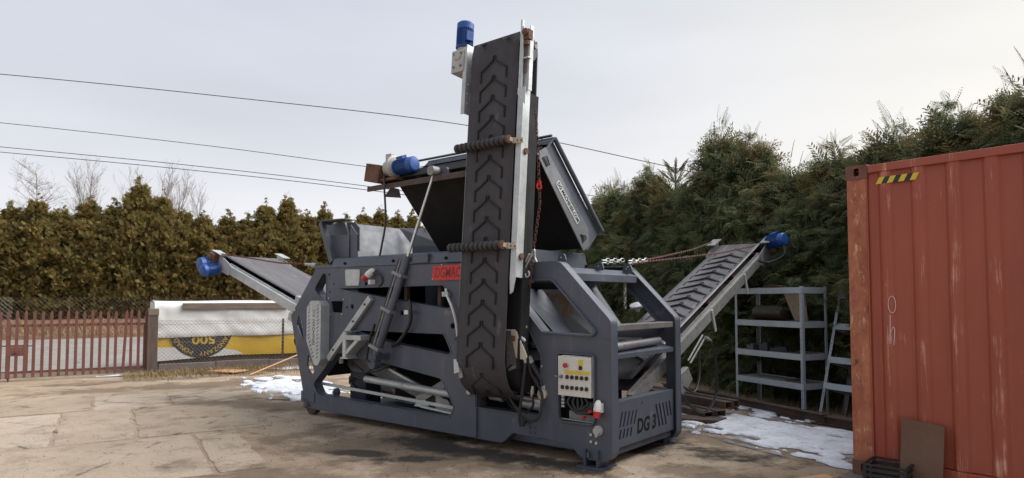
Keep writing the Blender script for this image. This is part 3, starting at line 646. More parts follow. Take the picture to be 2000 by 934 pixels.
# bare winter trees far behind the hedge
def bare(seed, H, up, spread, n1):
    rs = random.Random(seed); mb = MB()
    def limb(a, d, l, r, lev):
        k = 4; pts = [a]; dd = d.copy()
        for i in range(k):
            dd = (dd+Vector((rs.gauss(0, .12), rs.gauss(0, .12), rs.gauss(.04, .07)))).normalized(); pts.append(pts[-1]+dd*l/k)
        mb.tube(pts, r, 4 if lev < 2 else 3, False, [r*(1-.75*i/k) for i in range(k+1)])
        if lev >= 3: return
        m = (n1, 6, 4)[lev]
        for i in range(m):
            u = rs.uniform(.22 if lev == 0 else .15, 1); j = min(k-1, int(u*k)); p = pts[j].lerp(pts[j+1], u*k-j); th = rs.uniform(0, 6.28)
            o = Vector((math.cos(th), math.sin(th), 0)); nd = (dd*(up if lev == 0 else .8)+o*spread).normalized()
            limb(p, nd, l*(.42 if lev == 0 else .48)*(1.15-.75*u if lev == 0 else 1)*rs.uniform(.7, 1.2), max(.008, r*.38*(1.1-.6*u)), lev+1)
    limb(Vector((0, 0, 0)), Vector((0, 0, 1)), H, H*.011, 0)
    o = mb.build('bare_branches', 'birch'); me = o.data; bpy.data.objects.remove(o); return me
VB = [bare(1, 9, .35, .9, 40), bare(2, 9, .9, .55, 26), bare(3, 9, 1.1, .45, 26)]
def atpx(X, Y): return X, Y
btr = [(-37.6, 52, 1.37, 0, 'bare larch with level branches, leftmost of the leafless trees'), (-36.5, 54, 1.42, 1, 'bare birch with rising twigs, second leafless tree from the left'),
       (-34.6, 56, 1.33, 2, 'thin bare birch just behind the left flank of the tallest thuja'), (-32.9, 56, 1.40, 1, 'tall bare birch, fourth leafless tree from the left'), (-31.2, 56, 1.36, 2, 'narrow bare birch, fourth leafless tree counted from the right'),
       (-30.2, 57, 1.32, 2, 'faint bare birch, third leafless tree counted from the right'), (-28.2, 58, 1.28, 1, 'faint bare birch, second leafless tree counted from the right'), (-27.7, 60, 1.22, 2, 'lowest faint bare birch, rightmost of the leafless trees')]
for X, Y, s, vi, lab in btr:
    e = empty('bare_tree', (X, Y, 0), random.uniform(0, 6)); e.scale = (s*.62, s*.62, s*.93); link('branches', VB[vi], e); tag(e, lab, 'tree', 'leafless trees behind the hedge')

# overhead cables
def cable(name, pts, r, lab):
    P = [Vector(p) for p in pts]; tag(MB().tube(spline(P, 10), r, 5, False).build(name, 'cable'), lab, 'cable', 'overhead cables')
cable('overhead_cable', [(-44, 40, 16.2), (-31.24, 40, 15.17), (-17.15, 40, 13.74), (-2.96, 40, 12.04), (8.38, 40, 9.72), (16, 40, 7.9)], .026, 'topmost overhead cable, passing behind the upright belt')
cable('overhead_cable', [(-44, 40, 13.4), (-31.13, 40, 12.17), (-18.65, 40, 10.78), (-8.22, 40, 9.4), (8, 40, 7.3)], .020, 'second overhead cable from the top, ending behind the gearbox')
cable('overhead_cable', [(-44, 40, 11.9), (-31.08, 40, 10.69), (-19.5, 40, 9.55), (-8.52, 40, 8.25), (6, 40, 6.2)], .021, 'upper one of the lowest close pair of overhead cables')
cable('overhead_cable', [(-44, 40, 11.5), (-31.06, 40, 10.37), (-19.5, 40, 9.27), (-8.61, 40, 8.03), (6, 40, 6.0)], .021, 'lower one of the lowest close pair of overhead cables')
# ================================================================== MACHINE
MO = Vector((.8069, 5.9073, 0)); MROT = rad(-39.094)
ma = empty('screening_machine', MO, MROT)          # local x: towards the front, y: into the machine, z: up
tag(ma, 'big dark grey mobile screening machine with upright belt and raised tray', 'machine')

def rim(loop, par, mat='grey', t=-.014, a0=-.028, a1=.10, name='opening_rim'): return MB().band(loop, t, a0, a1).build(name, mat, par, .003)
def bolts(pts, par, y, r=.012, d=.012, mat='boltz', name='bolt'):
    for x, z in pts:
        mb = MB(); mb.tube([(x, y+.002, z), (x, y-d, z)], r, 6); mb.build(name, mat, par)
# --- near side, rear panel with its openings
A = rnd([(-3.807, 1.622), (-1.965, 1.64), (-1.835, 1.385), (-2.604, 1.468)], [.005, .05, .05, .0])
B = rnd([(-3.431, 1.113), (-1.965, 1.12), (-1.825, .90), (-2.867, 1.0)], [.005, .04, .05, 0])
Cc = rnd([(-4.30, .41), (-3.84, .815), (-3.70, .835), (-3.524, .80), (-2.966, .757), (-2.0, .645), (-1.80, .36), (-1.88, .25), (-4.20, .28)], [.05, .1, .1, 0, 0, .09, .08, .06, .08])
Dd = rnd([(-4.12, 1.82), (-4.062, 1.80), (-4.060, 1.47), (-4.12, 1.47), (-4.31, 1.62)], [.04, .03, .03, .04, .05])
Ee = rnd([(-3.96, 1.466), (-3.711, 1.468), (-3.731, 1.323), (-3.928, 1.325)], .02)
F1 = rnd([(-4.66, 1.30), (-4.60, 1.20), (-4.52, .95), (-4.57, .95), (-4.70, 1.15)], .03)
F2 = rnd([(-4.44, .80), (-4.34, .66), (-4.29, .55), (-4.36, .52), (-4.45, .62)], .03)
rear_out = rnd([(-4.45, .085), (-1.503, .085), (-1.503, .62), (-1.62, .9), (-1.62, 1.87), (-4.28, 1.89), (-4.84, 1.27), (-4.53, .27)], [.04, 0, .0, .1, 0, .08, .06, .03])
dots = [circ(x, z, r) for x, z, r in ((-4.0, 1.80, .016), (-3.9, 1.68, .014), (-3.98, 1.58, .014), (-3.53, 1.40, .032), (-3.63, 1.39, .016), (-3.27, 1.675, .026), (-2.63, 1.335, .028), (-1.83, 1.21, .032), (-1.74, 1.745, .018), (-1.72, 1.71, .014), (-3.58, .99, .018))]
sp = MB().plate(rear_out, [A, B, Cc, Dd, Ee, F1, F2]+dots, -.022, 0).build('side_panel', 'grey', ma, .003)
sp['label'] = 'rear part of the near side panel with sloping openings'
for lp in (A, B, Cc, Dd): rim(lp, sp)
rim(offset(rear_out, .001), sp, t=.014, a0=.0005, a1=.11, name='edge_flange')
# --- near side, front frame
G = rnd([(-1.25, 1.675), (-.55, 1.672), (-.068, 1.20), (-.12, 1.17), (-.655, 1.185), (-1.02, 1.56)], [.02, .10, .05, .04, .05, .05])
Fo = rnd([(-1.490, .395), (-.69, .392), (-.685, .955), (-.86, 1.24), (-1.40, 1.62), (-1.490, 1.62)], [.0, .06, .06, .05, .03, .03])
Hh = rnd([(-.480, .990), (-.090, .988), (-.092, .385), (-.466, .378)], [.03, .03, .05, .05])
front_out = rnd([(-1.501, .075), (-1.16, .078), (-1.06, .165), (-1.03, .19), (-.42, .185), (-.345, .175), (-.272, .09), (-.20, .06), (.03, .072), (.085, .13), (.08, 1.30), (-.47, 1.85), (-1.501, 1.85)], [0, .06, .03, .05, .05, .06, .05, .06, .05, .07, .09, .12, 0])
ff_ = MB().plate(front_out, [G, Fo, Hh], 0, .014).build('front_side_panel', 'grey', ma, .003)
ff_['label'] = 'front part of the near side panel with control box recess'
rim(G, ff_, a1=.11); rim(Fo, ff_, a0=-.012, a1=.11); rim(Hh, ff_, a1=.012)
rim(offset(front_out, .001), ff_, t=.016, a0=.0145, a1=.115, name='edge_flange')
MB().bx(-.08, .066, -.004, .0, 1.143, 1.149).build('weld_seam', 'grey', ff_)
MB().bx(-1.505, -1.49, -.022, .012, .09, .40).build('step_edge', 'grey', ff_)
bolts([(-.13, .29), (-.075, .285), (-.13, .228), (-.075, .222)], ff_, 0, .014); bolts([(-.82, .27), (-.76, .272), (-.82, .225), (-.76, .227)], ff_, 0, .012, mat='grey')
bolts([(-.665, .86), (-.665, .50)], ff_, -.01, .012); bolts([(-4.79, 1.31), (-4.74, 1.345)], sp, -.022, .014)
bolts([(-3.99, 1.50), (-3.69, 1.49), (-3.72, 1.305), (-3.97, 1.30)], sp, -.022, .009)
# --- far side frame
far_out = rnd([(-4.40, .085), (-1.1, .085), (-1.03, .19), (-.42, .185), (-.272, .09), (.03, .06), (.08, .13), (.08, 1.30), (-.47, 1.85), (-4.28, 1.89), (-4.80, 1.27), (-4.50, .27)], [0, .05, .05, .05, .05, .05, .1, .09, .12, .08, .05, .03])
FG = rnd([(-.98, 1.675), (-.55, 1.672), (-.10, 1.22), (-.12, 1.17), (-.6, 1.185)], [.05, .1, .05, .05, .05])
FF = rnd([(-.62, .35), (-.08, .35), (-.08, 1.06), (-.42, 1.06), (-.62, .85)], .05)
FA = rnd([(-3.3, 1.60), (-2.1, 1.64), (-2.0, 1.40), (-2.6, 1.46)], .03)
FC = rnd([(-4.25, .45), (-3.9, .75), (-3.75, .75), (-3.75, .28), (-4.2, .28)], .04)
fs = MB().plate(far_out, [FG, FF, FA, FC], 1.386, 1.40).build('far_side_panel', 'grey', ma, .003)
MB().band(offset(far_out, .001), .016, 1.29, 1.3855).build('edge_flange', 'grey', fs, .003); MB().band(FG, -.014, 1.28, 1.41).build('opening_rim', 'grey', fs, .002)
# --- front grille panel with slots and lettering cut through
sl = []
for i in range(5):
    y = .205+i*.066; sl.append(rnd([(y+.028, .475-.004*i), (y+.055, .480-.004*i), (y+.003, .335), (y-.024, .335)], .008, 2))
    sl.append(rnd([(y-.0, .318), (y+.027, .318), (y-.002, .232), (y-.029, .232)], .008, 2)) if i < 4 else None
for i in range(5):
    y = .885+i*.072; L = (.465-.0*i, .235+.0*i); sl.append(rnd([(y, L[0]), (y+.028, L[0]), (y+.105 if i < 3 else y+.075, L[1] if i < 3 else .31), (y+.077 if i < 3 else y+.047, L[1] if i < 3 else .31)], .008, 2))
gp = MB().plate([(.117, .165), (1.288, .165), (1.288, .56), (.117, .56)], sl, .035, .047, 'x').build('front_grille', 'grey', ma, .002)
MB().bx(-.05, .047, .117, 1.288, .561, .573).build('top_flange', 'grey', gp, .003)
MB().bx(-.05, .03, .117, 1.288, .163, .175).build('bottom_flange', 'grey', gp)
R1 = Matrix(((0, 0, 1, .0475), (1, 0, 0, .70), (0, 1, 0, .30), (0, 0, 0, 1)))
text_on(MB(), 'DG 3', .185, R1, depth=.001, shear=.12, xs=.92, bold=.006).build('lettering', 'blackmatt', gp)
bolts([], gp, 0)
MB().bx(-.075, -.06, .118, 1.287, .18, .55).build('grille_back', 'blackmatt', gp)
MB().tube([(.047, .62, .52), (.054, .62, .52)], .012, 8).build('bolt', 'grey', gp)
MB().bx(-.30, .02, .15, 1.27, .10, .16).build('cross_beam', 'greydark', ma)
# --- cross bars of the front frame
M['scuff'] = worn('scuffed_bare_steel', (.12, .115, .11), (.17, .16, .15), (.2, .15, .11), 6, .6, .5, .2)
MB().bx(-.075, .055, .117, 1.288, 1.205, 1.262).build('cross_bar', 'scuff', ma, .006)
MB().prism([(-.12, 1.048), (.055, 1.0), (.055, .955), (.04, .955), (.04, .99), (-.12, 1.035)], .117, 1.288, 'y').build('ledge', 'grey', ma, .003)
MB().bx(-.14, -.12, .117, 1.288, .94, 1.20).build('inner_plate', 'greydark', ma)
MB().prism([(-.52, 1.80), (-.36, 1.74), (-.36, 1.665), (-.375, 1.665), (-.375, 1.70), (-.52, 1.70)], .117, 1.288, 'y').build('cross_bar', 'grey', ma, .004)
def lug(x, y, z, s=1, along='x'):
    lp = rnd([(-.06*s, 0), (.06*s, 0), (.03*s, .085*s), (-.03*s, .085*s)], .03*s)
    if along == 'x': MB().plate([(x+a, z+b) for a, b in lp], [circ(x, z+.055*s, .016*s)], y-.009, y+.009).build('lifting_lug', 'grey', ma, .002)
    else: MB().plate([(y+a, z+b) for a, b in lp], [circ(y, z+.055*s, .016*s)], x-.009, x+.009, 'x').build('lifting_lug', 'grey', ma, .002)
lug(-.55, .16, 1.845); lug(-.44, .66, 1.78, 1.0, 'x'); lug(-.40, 1.16, 1.76, 1.2, 'x')
# --- feet and rear wheel
def foot(x, y):
    mb = MB(); mb.bx(x-.13, x+.13, y-.10, y+.16, .0005, .014)
    for xx in (x-.075, x+.055): mb.bx(xx, xx+.022, y-.06, y+.12, .014, .16)
    mb.bx(x-.053, x+.055, y+.10, y+.12, .014, .16)
    return mb.build('foot', 'greydark', ma, .002)
f1 = foot(-.12, .03); foot(-.12, 1.33)
for xx in (-.165, -.085): MB().prism([(xx, .09), (xx+.03, .09), (xx+.018, .145), (xx+.004, .13)], -.03, -.001).build('gusset', 'grey', f1)
def wheel(y, s=1):
    w = empty('wheel', (0, 0, 0), 0, ma)
    MB().lathe((-4.40, y, .125), (0, 1, 0), [(0, .02), (.003, .105), (.012, .122), (.088, .122), (.098, .105), (.1, .02)], 24).build('roller', 'rustdark', w)
    MB().bx(-4.56, -4.27, y-.035, y-.018, .17, .30).build('fork_plate', 'grey', w, .003); MB().bx(-4.56, -4.27, y+.112, y+.127, .17, .30).build('fork_plate', 'grey', w)
    MB().cyl((-4.40, y-.04, .125), (-4.40, y+.13, .125), .022, 10).build('axle', 'rust', w)
    MB().prism([(-4.50, .08), (-4.44, .08), (-4.42, .2), (-4.5, .2)], y-.035, y-.018).build('fork_leg', 'grey', w)
wheel(.0); wheel(1.27)
# --- floor, inner box and hopper belly: they close the dark inside
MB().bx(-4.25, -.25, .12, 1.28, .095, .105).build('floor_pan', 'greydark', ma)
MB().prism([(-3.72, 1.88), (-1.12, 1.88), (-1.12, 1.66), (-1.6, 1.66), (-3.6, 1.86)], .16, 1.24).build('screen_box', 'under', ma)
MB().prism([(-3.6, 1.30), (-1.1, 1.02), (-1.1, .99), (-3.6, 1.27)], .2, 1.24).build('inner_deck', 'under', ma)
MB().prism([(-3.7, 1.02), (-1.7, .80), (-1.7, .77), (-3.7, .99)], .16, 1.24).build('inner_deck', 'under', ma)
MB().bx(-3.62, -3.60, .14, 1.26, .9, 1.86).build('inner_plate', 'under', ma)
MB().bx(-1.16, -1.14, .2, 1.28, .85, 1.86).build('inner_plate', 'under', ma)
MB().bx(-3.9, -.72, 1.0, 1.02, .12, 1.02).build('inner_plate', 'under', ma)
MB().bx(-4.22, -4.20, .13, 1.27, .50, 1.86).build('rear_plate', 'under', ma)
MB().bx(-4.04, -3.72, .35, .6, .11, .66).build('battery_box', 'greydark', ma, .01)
for x in (-2.75, -2.2): MB().bx(x, x+.05, .12, .17, 1.35, 1.66).build('brace', 'rustdark', ma)
# chute behind the upper front opening
cv = [(-1.13, .62, 1.56), (-.58, .62, 1.56), (-.44, .62, 1.30), (-.40, .50, 1.12), (-1.13, .50, 1.12)]
MB().add([(x, y, z) for x, y, z in cv]+[(x, y+.012, z) for x, y, z in cv], [(0, 1, 2, 3, 4), (9, 8, 7, 6, 5)]+[(i, (i+1) % 5, 5+(i+1) % 5, 5+i) for i in range(5)]).build('chute', 'chute', ma)
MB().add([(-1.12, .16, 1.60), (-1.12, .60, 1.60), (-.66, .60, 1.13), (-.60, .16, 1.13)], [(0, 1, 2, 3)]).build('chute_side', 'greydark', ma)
MB().cyl((-1.13, .5, 1.64), (-.62, .5, 1.64), .05, 14).build('idler_roller', 'under', ma)
# --- top rim of the hopper
rp = [(0, 1.879), (-.012, 1.886), (0.03, 1.995), (.055, 2.01), (.10, 2.01), (.10, 1.99), (.06, 1.985), (.03, 1.879)]
ri = empty('hopper_rim', (0, 0, 0), 0, ma)
MB().prism([(p[0]-.022, p[1]) for p in rp], -3.95, -1.03, 'x').build('near_rail', 'grey', ri, .003)
MB().prism([(1.335-p[0], p[1]) for p in rp], -4.1, -1.03, 'x').build('far_rail', 'grey', ri, .003)
MB().bx(-1.05, -1.03, .05, 1.30, 1.83, 2.005).build('front_rail', 'grey', ri, .003)
MB().bx(-4.32, -3.95, -.03, .04, 1.882, 1.925).build('rail_end', 'grey', ri, .003)
for x in (-3.68, -2.78, -1.93): MB().tube([(x, -.0285, 1.925), (x, -.016, 1.93)], .022, 10).build('rail_hole', 'blackmatt', ri)
MB().bx(-2.42, -2.18, -.055, -.0, 1.89, 1.99).build('cylinder_guide', 'grey', ri, .006)
# --- hopper walls at the rear
ho = empty('feed_hopper', (0, 0, 0), 0, ma)
MB().prism([(-3.95, 1.98), (-4.02, 1.94), (-4.265, 2.47), (-4.20, 2.51), (-4.19, 2.45)], -.01, .06).build('rear_post', 'grey', ho, .004)
MB().prism([(-4.25, 2.47), (-4.20, 2.51), (-3.76, 2.50), (-3.76, 2.485), (-4.19, 2.492), (-4.23, 2.46)], -.01, .17).build('top_flange', 'grey', ho, .003)
MB().prism([(-4.18, 2.0), (-3.70, 2.0), (-3.70, 2.40), (-3.78, 2.47), (-4.44, 2.49)], .20, .215).build('side_wall', 'grey', ho)
MB().prism([(-4.09, 2.0), (-3.765, 2.0), (-3.765, 2.305), (-4.24, 2.32)], .10, .115).build('lower_lip', 'grey', ho, .003)
wg = [(-3.762, .115, 2.0), (-3.762, .115, 2.43), (-3.545, .05, 2.29), (-3.545, .05, 2.0)]
MB().add(wg+[(x+.004, y+.014, z) for x, y, z in wg], [(0, 1, 2, 3), (7, 6, 5, 4), (0, 4, 5, 1), (1, 5, 6, 2), (2, 6, 7, 3), (3, 7, 4, 0)]).build('wing', 'grey', ho)
# leaning rear wall and far wing, seen from inside
def slab3(mbv, t=.012):
    vs = [Vector(v) for v in mbv]; n = (vs[1]-vs[0]).cross(vs[2]-vs[0]).normalized()*t; k = len(vs); mb = MB(); mb.add(vs+[v+n for v in vs], [list(range(k)), list(range(2*k-1, k-1, -1))]+[(i, (i+1) % k, k+(i+1) % k, k+i) for i in range(k)]); return mb
slab3([(-3.62, .10, 1.95), (-3.62, 1.22, 1.95), (-3.86, 1.22, 2.45), (-3.96, .17, 2.47)]).build('rear_wall', 'hopper', ho)
slab3([(-3.62, 1.05, 2.20), (-3.05, 1.12, 2.18), (-3.15, 1.22, 2.42), (-3.84, 1.0, 2.46)]).build('far_wing', 'hopper', ho)
slab3([(-3.60, 1.03, 1.95), (-3.05, 1.10, 1.95), (-3.05, 1.115, 2.19), (-3.62, 1.045, 2.205)]).build('far_wall', 'grey', ho)
MB().add([(-3.75, .5, 2.03), (-2.95, .4, 2.03), (-2.95, .55, 2.045), (-3.75, .62, 2.05)], [(0, 1, 2, 3)]).build('feed_grate', 'under', ho)

# --- tilting tray over the hopper
# frame: x as machine, e runs along the tilt from the raised near edge down to the far edge, q is square to it (up and away)
TN = Vector((0, .165, 2.935)); TF = Vector((0, .995, 2.02)); te = (TF-TN).normalized(); tq = Vector((0, .74, .672)); tq = (tq-te*tq.dot(te)).normalized(); TL = (TF-TN).length
ty = empty('tilting_tray', parent=ma, mat4=basis((1, 0, 0), te, tq, (0, TN.y, TN.z)))   # local: x, y along tilt, z square to tray
X0, X1 = -3.02, -.86
MB().bx(X0, X1, .0, TL, .03, .05).build('bottom_plate', 'under', ty)
MB().bx(X0, X1, -.01, .0, -.02, .14).build('near_wall', 'under', ty)
MB().bx(X0, X0+.02, .0, TL, .05, .34).build('end_wall', 'greydark', ty)
MB().prism([(.02, .05), (TL, .05), (TL+.09, .12), (TL+.09, .44), (.06, .37)], X1-.045, X1-.03, 'x').build('end_wall', 'grey', ty)
ep = rnd([(-.015, -.005), (.02, .165), (TL-.12, .235), (TL+.03, .14), (TL+.005, -.005)], .015)
cut1 = [(.06, .03), (.18, .03), (.20, .11), (.10, .13)]; cut2 = [(TL-.18, .06), (TL-.06, .03), (TL-.05, .13), (TL-.09, .15)]
M['platelit'] = worn('satin_plate_lit_tone', (.17, .175, .185), (.21, .215, .225), (.3, .29, .27), 2, .7, .3, .3, bump=.03)  # satin tray end plate; its lighter colour paints in the light it catches
e2 = MB().plate(ep, [rnd(cut1, .008), rnd(cut2, .008)], X1, X1+.014, 'x').build('end_plate', 'platelit', ty, .003)
npl = MB(); npl.plate(rnd([(.40, .055), (.95, .085), (.95, .165), (.40, .135)], .02), [], X1+.0142, X1+.018, 'x'); pl = npl.build('name_plate', 'galv', ty, .001); pl['label'] = 'pale name plate on the tray end'
Rt = Matrix(((0, 0, 1, X1+.0185), (1, .05, 0, .675), (.055, 1, 0, .110), (0, 0, 0, 1))); mb = MB(); text_on(mb, 'DG MACHINES.COM', .062, Rt, depth=.0006, xs=.93, bold=.0022).build('lettering', 'blackmatt', pl)
MB().bx(X0, X1, -.01, .012, .35, .37).build('upper_lip', 'grey', ty)
# upper rails (silver edge) round the tray's open side
UN = .345
ur = MB(); ur.tube([(X0+.3, .06, .37), (X1+.0, .06, .38)], .028, 10); ur.build('upper_rail', 'grey', ty)
ur = MB(); ur.tube([(X1-.0, .05, .38), (X1-.0, TL+.10, .46)], .026, 10); ur.build('upper_rail', 'grey', ty)
MB().bx(X0+.3, X1, .04, .055, .10, .37).build('side_wall', 'greydark', ty)
for i in range(7):
    x = X0+.32+i*.25; MB().prism([(x, .0), (x+.16, .0), (x+.08, .10)], .03, .036, 'z').build('web_plate', 'grey', ty)
MB().add([(X0+.25, -.02, .15), (X1, -.02, .15), (X1, .045, .26), (X0+.25, .045, .26)], [(0, 1, 2, 3)]).build('web_strip', 'grey', ty)
# rusty angle along the raised edge, carries the drive
le = MB(); rl = Matrix.Rotation(0, 3, 'X')
ti = basis((1, 0, 0), te, tq, (0, TN.y, TN.z)).inverted()
def T(p): return ti @ Vector(p)                    # machine coordinates -> tray coordinates
led = MB(); vs = []
prof = [(.06, 2.80), (.06, 2.86), (.20, 2.90), (.205, 2.885), (.075, 2.845), (.075, 2.80)]
pv = [[T((x, y-.0, z+(.045 if x < -2 else 0)*0)) for y, z in prof] for x in (-3.37, -.90)]; n = len(prof)
led.add(pv[0]+pv[1], [list(range(n)), list(range(2*n-1, n-1, -1))]+[(i, (i+1) % n, n+(i+1) % n, n+i) for i in range(n)]).build('edge_angle', 'rustdark', ty, .002)
MB().add([T(p) for p in ((-3.06, .17, 2.84), (-3.22, .2, 2.74), (-3.02, .3, 2.72), (-3.0, .25, 2.82))], [(0, 1, 2, 3)]).build('end_flap', 'grey', ty)
# drive: gearbox, bell and blue motor along x
def motor(par, a, ax, r, L, fan=True, name='motor', box=None, mat='blue'):
    a = Vector(a); ax = Vector(ax).normalized(); mb = MB()
    mb.lathe(a, ax, [(0, r*.3), (.001, r*1.0), (L*.06, r*1.02), (L*.07, r*.84), (L*.70, r*.84), (L*.71, r*.98), (L*.93, r*.98), (L*.985, r*.80), (L, r*.35)], 24)
    u = ax.cross(Vector((.2, .3, 1))).normalized(); v = ax.cross(u); N = 26
    for i in range(N):
        t = 2*math.pi*i/N; o = u*math.cos(t)+v*math.sin(t); tt = ax.cross(o)
        c = a+ax*L*.385+o*r*.90; R = Matrix((ax, o, tt)).transposed(); mb.box(c, (L*.62, r*.18, r*.05), R)
    if box is not None:
        b = Vector(box).normalized(); R = Matrix((ax, b, ax.cross(b))).transposed(); mb.box(a+ax*L*.36+b*r*1.08, (L*.34, r*.5, r*.8), R)
    return mb.build(name, mat, par)
mo = empty('tray_drive', (0, 0, 0), 0, ma)
MB().box((-3.24, .14, 3.01), (.26, .24, .22), Matrix.Rotation(rad(12), 3, 'Y')).lathe((-3.22, .03, 3.02), (0, 1, 0), [(0, .02), (.002, .075), (.03, .078), (.2, .078), (.22, .05)], 18).build('gearbox', 'rust', mo, .01)
mb = MB(); mb.lathe((-3.10, .15, 3.06), (1, 0, .03), [(0, .05), (.01, .095), (.03, .10), (.12, .105), (.125, .14), (.16, .145), (.165, .12), (.18, .12)], 22)
mb.box((-3.03, .15, 3.19), (.10, .10, .08)).build('drive_bell', 'cast', mo, .004)
motor(mo, (-2.92, .15, 3.06), (1, 0, .02), .092, .31, box=(0, -.4, 1))
MB().bx(-3.15, -2.85, .06, .24, 2.90, 2.93).build('motor_foot', 'rust', mo)
MB().tube(spline([(-3.06, .06, 2.98), (-3.0, .02, 2.80), (-2.95, .0, 2.4), (-3.02, .0, 2.1), (-3.05, .0, 2.0)], 6), .012, 6).build('motor_cable', 'hose', mo)
# --- lifting cylinder
cy = empty('lifting_cylinder', (0, 0, 0), 0, ma)
cb = Vector((-2.90, -.18, .79)); ct = Vector((-2.225, .08, 2.90)); cm = cb.lerp(ct, .56); cd = (ct-cb).normalized()
MB().tube([cb, cb+cd*.02, cm-cd*.02, cm], .05, 18, True, [.040, .045, .045, .041]).build('cylinder_barrel', 'grey', cy)
MB().tube([cm, ct], .0165, 12).build('piston_rod', 'chrome', cy)
sv = cd.cross(Vector((0, 1, 0))).normalized()
for q, off in ((.0, -.075), (1, -.098)):
    MB().tube([cb+cd*.12+sv*-off*1+Vector((0, -.02, 0)), cm-cd*.05+sv*-off+Vector((0, -.02, 0))], .012, 8).build('hydraulic_line', 'galvdirty' if q == 0 else 'hose', cy)
for u in (.12, .48, .82):
    p = cb.lerp(cm, u); MB().beam(p-sv*.055+Vector((0, -.01, 0)), p+sv*.115+Vector((0, -.01, 0)), .10, .035, cd).build('clamp', 'galvdirty', cy)
MB().lathe(cb+Vector((0, -.05, -.03)), (0, 1, 0), [(0, .02), (.001, .06), (.1, .06), (.101, .02)], 16).build('lower_eye', 'greydark', cy)
MB().lathe(ct+Vector((0, -.06, .02)), (0, 1, 0), [(0, .02), (.001, .055), (.11, .055), (.111, .02)], 16).build('upper_eye', 'galvdirty', cy)
MB().prism(rnd([(ct.x-.05, ct.z), (ct.x+.0, ct.z+.08), (ct.x+.14, ct.z+.06), (ct.x+.2, ct.z-.04), (ct.x-.03, ct.z-.05)], .03), ct.y+.055, ct.y+.09).build('mount_plate', 'grey', cy, .003)
MB().bx(-2.96, -2.84, -.22, .0, .80, .87).build('lower_mount', 'greydark', cy)
cbv = [cb+Vector((-.02, -.06, 0)), Vector((-3.12, -.12, .80)), Vector((-3.10, -.10, 1.0)), Vector((-2.98, -.12, 1.2))]
MB().tube(spline(cbv, 6), .016, 7).build('hose', 'hose', cy)
MB().tube(spline([(-2.46, -.06, 1.47), (-2.40, -.10, 1.38), (-2.43, -.08, 1.22), (-2.60, -.07, 1.03), (-2.74, -.06, .96)], 6), .022, 8).build('hose', 'hose', cy)
MB().bx(-2.47, -2.41, -.13, -.06, 1.325, 1.37).build('hose_clip', 'white', cy)
# --- belt guard, blank sheet, diagonal bar, bracket, plates and plugs on the near side
gd = rnd([(-4.20, 1.47), (-4.285, 1.39), (-4.285, .96), (-4.12, .665), (-4.035, .665), (-3.985, .74), (-3.985, 1.42), (-4.04, 1.47)], [.06, .06, .06, .05, .05, .04, .05, .05])
slots = []
for i in range(15):
    z = 1.40-.046*i; xl = -4.262+.012*max(0, i-9)*1.6
    for x in (xl, -4.075):
        if x < -4.02: slots.append([(x, z), (x+.006, z-.008), (x+.050, z+.025), (x+.044, z+.033)])
gm = MB().plate(gd, slots, -.15, -.138).build('belt_guard', 'galv', ma, .002); gm['label'] = 'pale slotted belt guard on the near side'
MB().band(gd, .01, -.1375, -.02).build('guard_side', 'galv', gm); MB().plate(offset(gd, .012), [], -.10, -.095).build('guard_back', 'blackmatt', gm)
Rg = Matrix(((0, 1, 0, -4.135), (0, 0, 1, -.1515), (-1, 0, 0, 1.14), (0, 0, 0, 1))) @ Matrix.Scale(1, 4)
text_on(MB(), 'DG MACHINES', .068, Rg, depth=.0006, shear=.15).build('lettering', 'greydark', gm)
MB().beam((-3.945, -.05, .745), (-3.14, -.05, 1.505), .05, .075, (-.69, 0, .73)).build('diagonal_bar', 'galv', ma, .003)
bolts([(-3.82, .866), (-3.60, 1.075), (-3.44, 1.225), (-3.22, 1.43)], ma, -.076, .013, .012, 'rustdark')
br = empty('bracket', (0, 0, 0), 0, ma)
MB().bx(-3.50, -3.44, -.18, -.022, .80, 1.10).build('bracket_post', 'galv', br, .003); MB().bx(-3.4395, -3.16, -.18, -.022, 1.01, 1.065).build('bracket_arm', 'galv', br, .003)
MB().beam((-3.445, -.10, .85), (-3.21, -.10, 1.03), .15, .045, (-.6, 0, .8)).build('bracket_stay', 'galv', br, .003); MB().bx(-3.52, -3.36, -.16, -.022, 1.101, 1.112).build('bracket_cap', 'galvdirty', br); MB().bx(-3.54, -3.40, -.18, -.022, .785, .799).build('bracket_base', 'galv', br)
bs = MB().plate(rnd([(-3.67, 1.855), (-3.375, 1.85), (-3.395, 1.655), (-3.65, 1.655)], .02), [], -.03, -.0222).build('blank_sign', 'galv', ma, .002)
bolts([(-3.65, 1.835), (-3.395, 1.83), (-3.41, 1.675), (-3.635, 1.675)], bs, -.03, .008, .006)
rpz = MB().plate(rnd([(-2.115, 1.85), (-1.60, 1.858), (-1.60, 1.695), (-2.135, 1.693)], .012), [], -.034, -.0222).build('sign', 'redplate', ma, .002); rpz['label'] = 'red name plate, partly behind the upright belt'
Rr = Matrix(((1, 0, 0, -2.09), (0, 0, -1, -.0345), (0, 1, 0, 1.772), (0, 0, 0, 1))); text_on(MB(), 'DGMACHINES', .15, Rr, depth=.0008, align='LEFT', shear=.12, xs=.70, bold=.001).build('lettering', worn('dark_red_engraving', (.16, .006, .006), (.2, .01, .01)), rpz)
bolts([(-2.12, 1.71), (-1.98, 1.862)], rpz, -.0345, .008, .006)
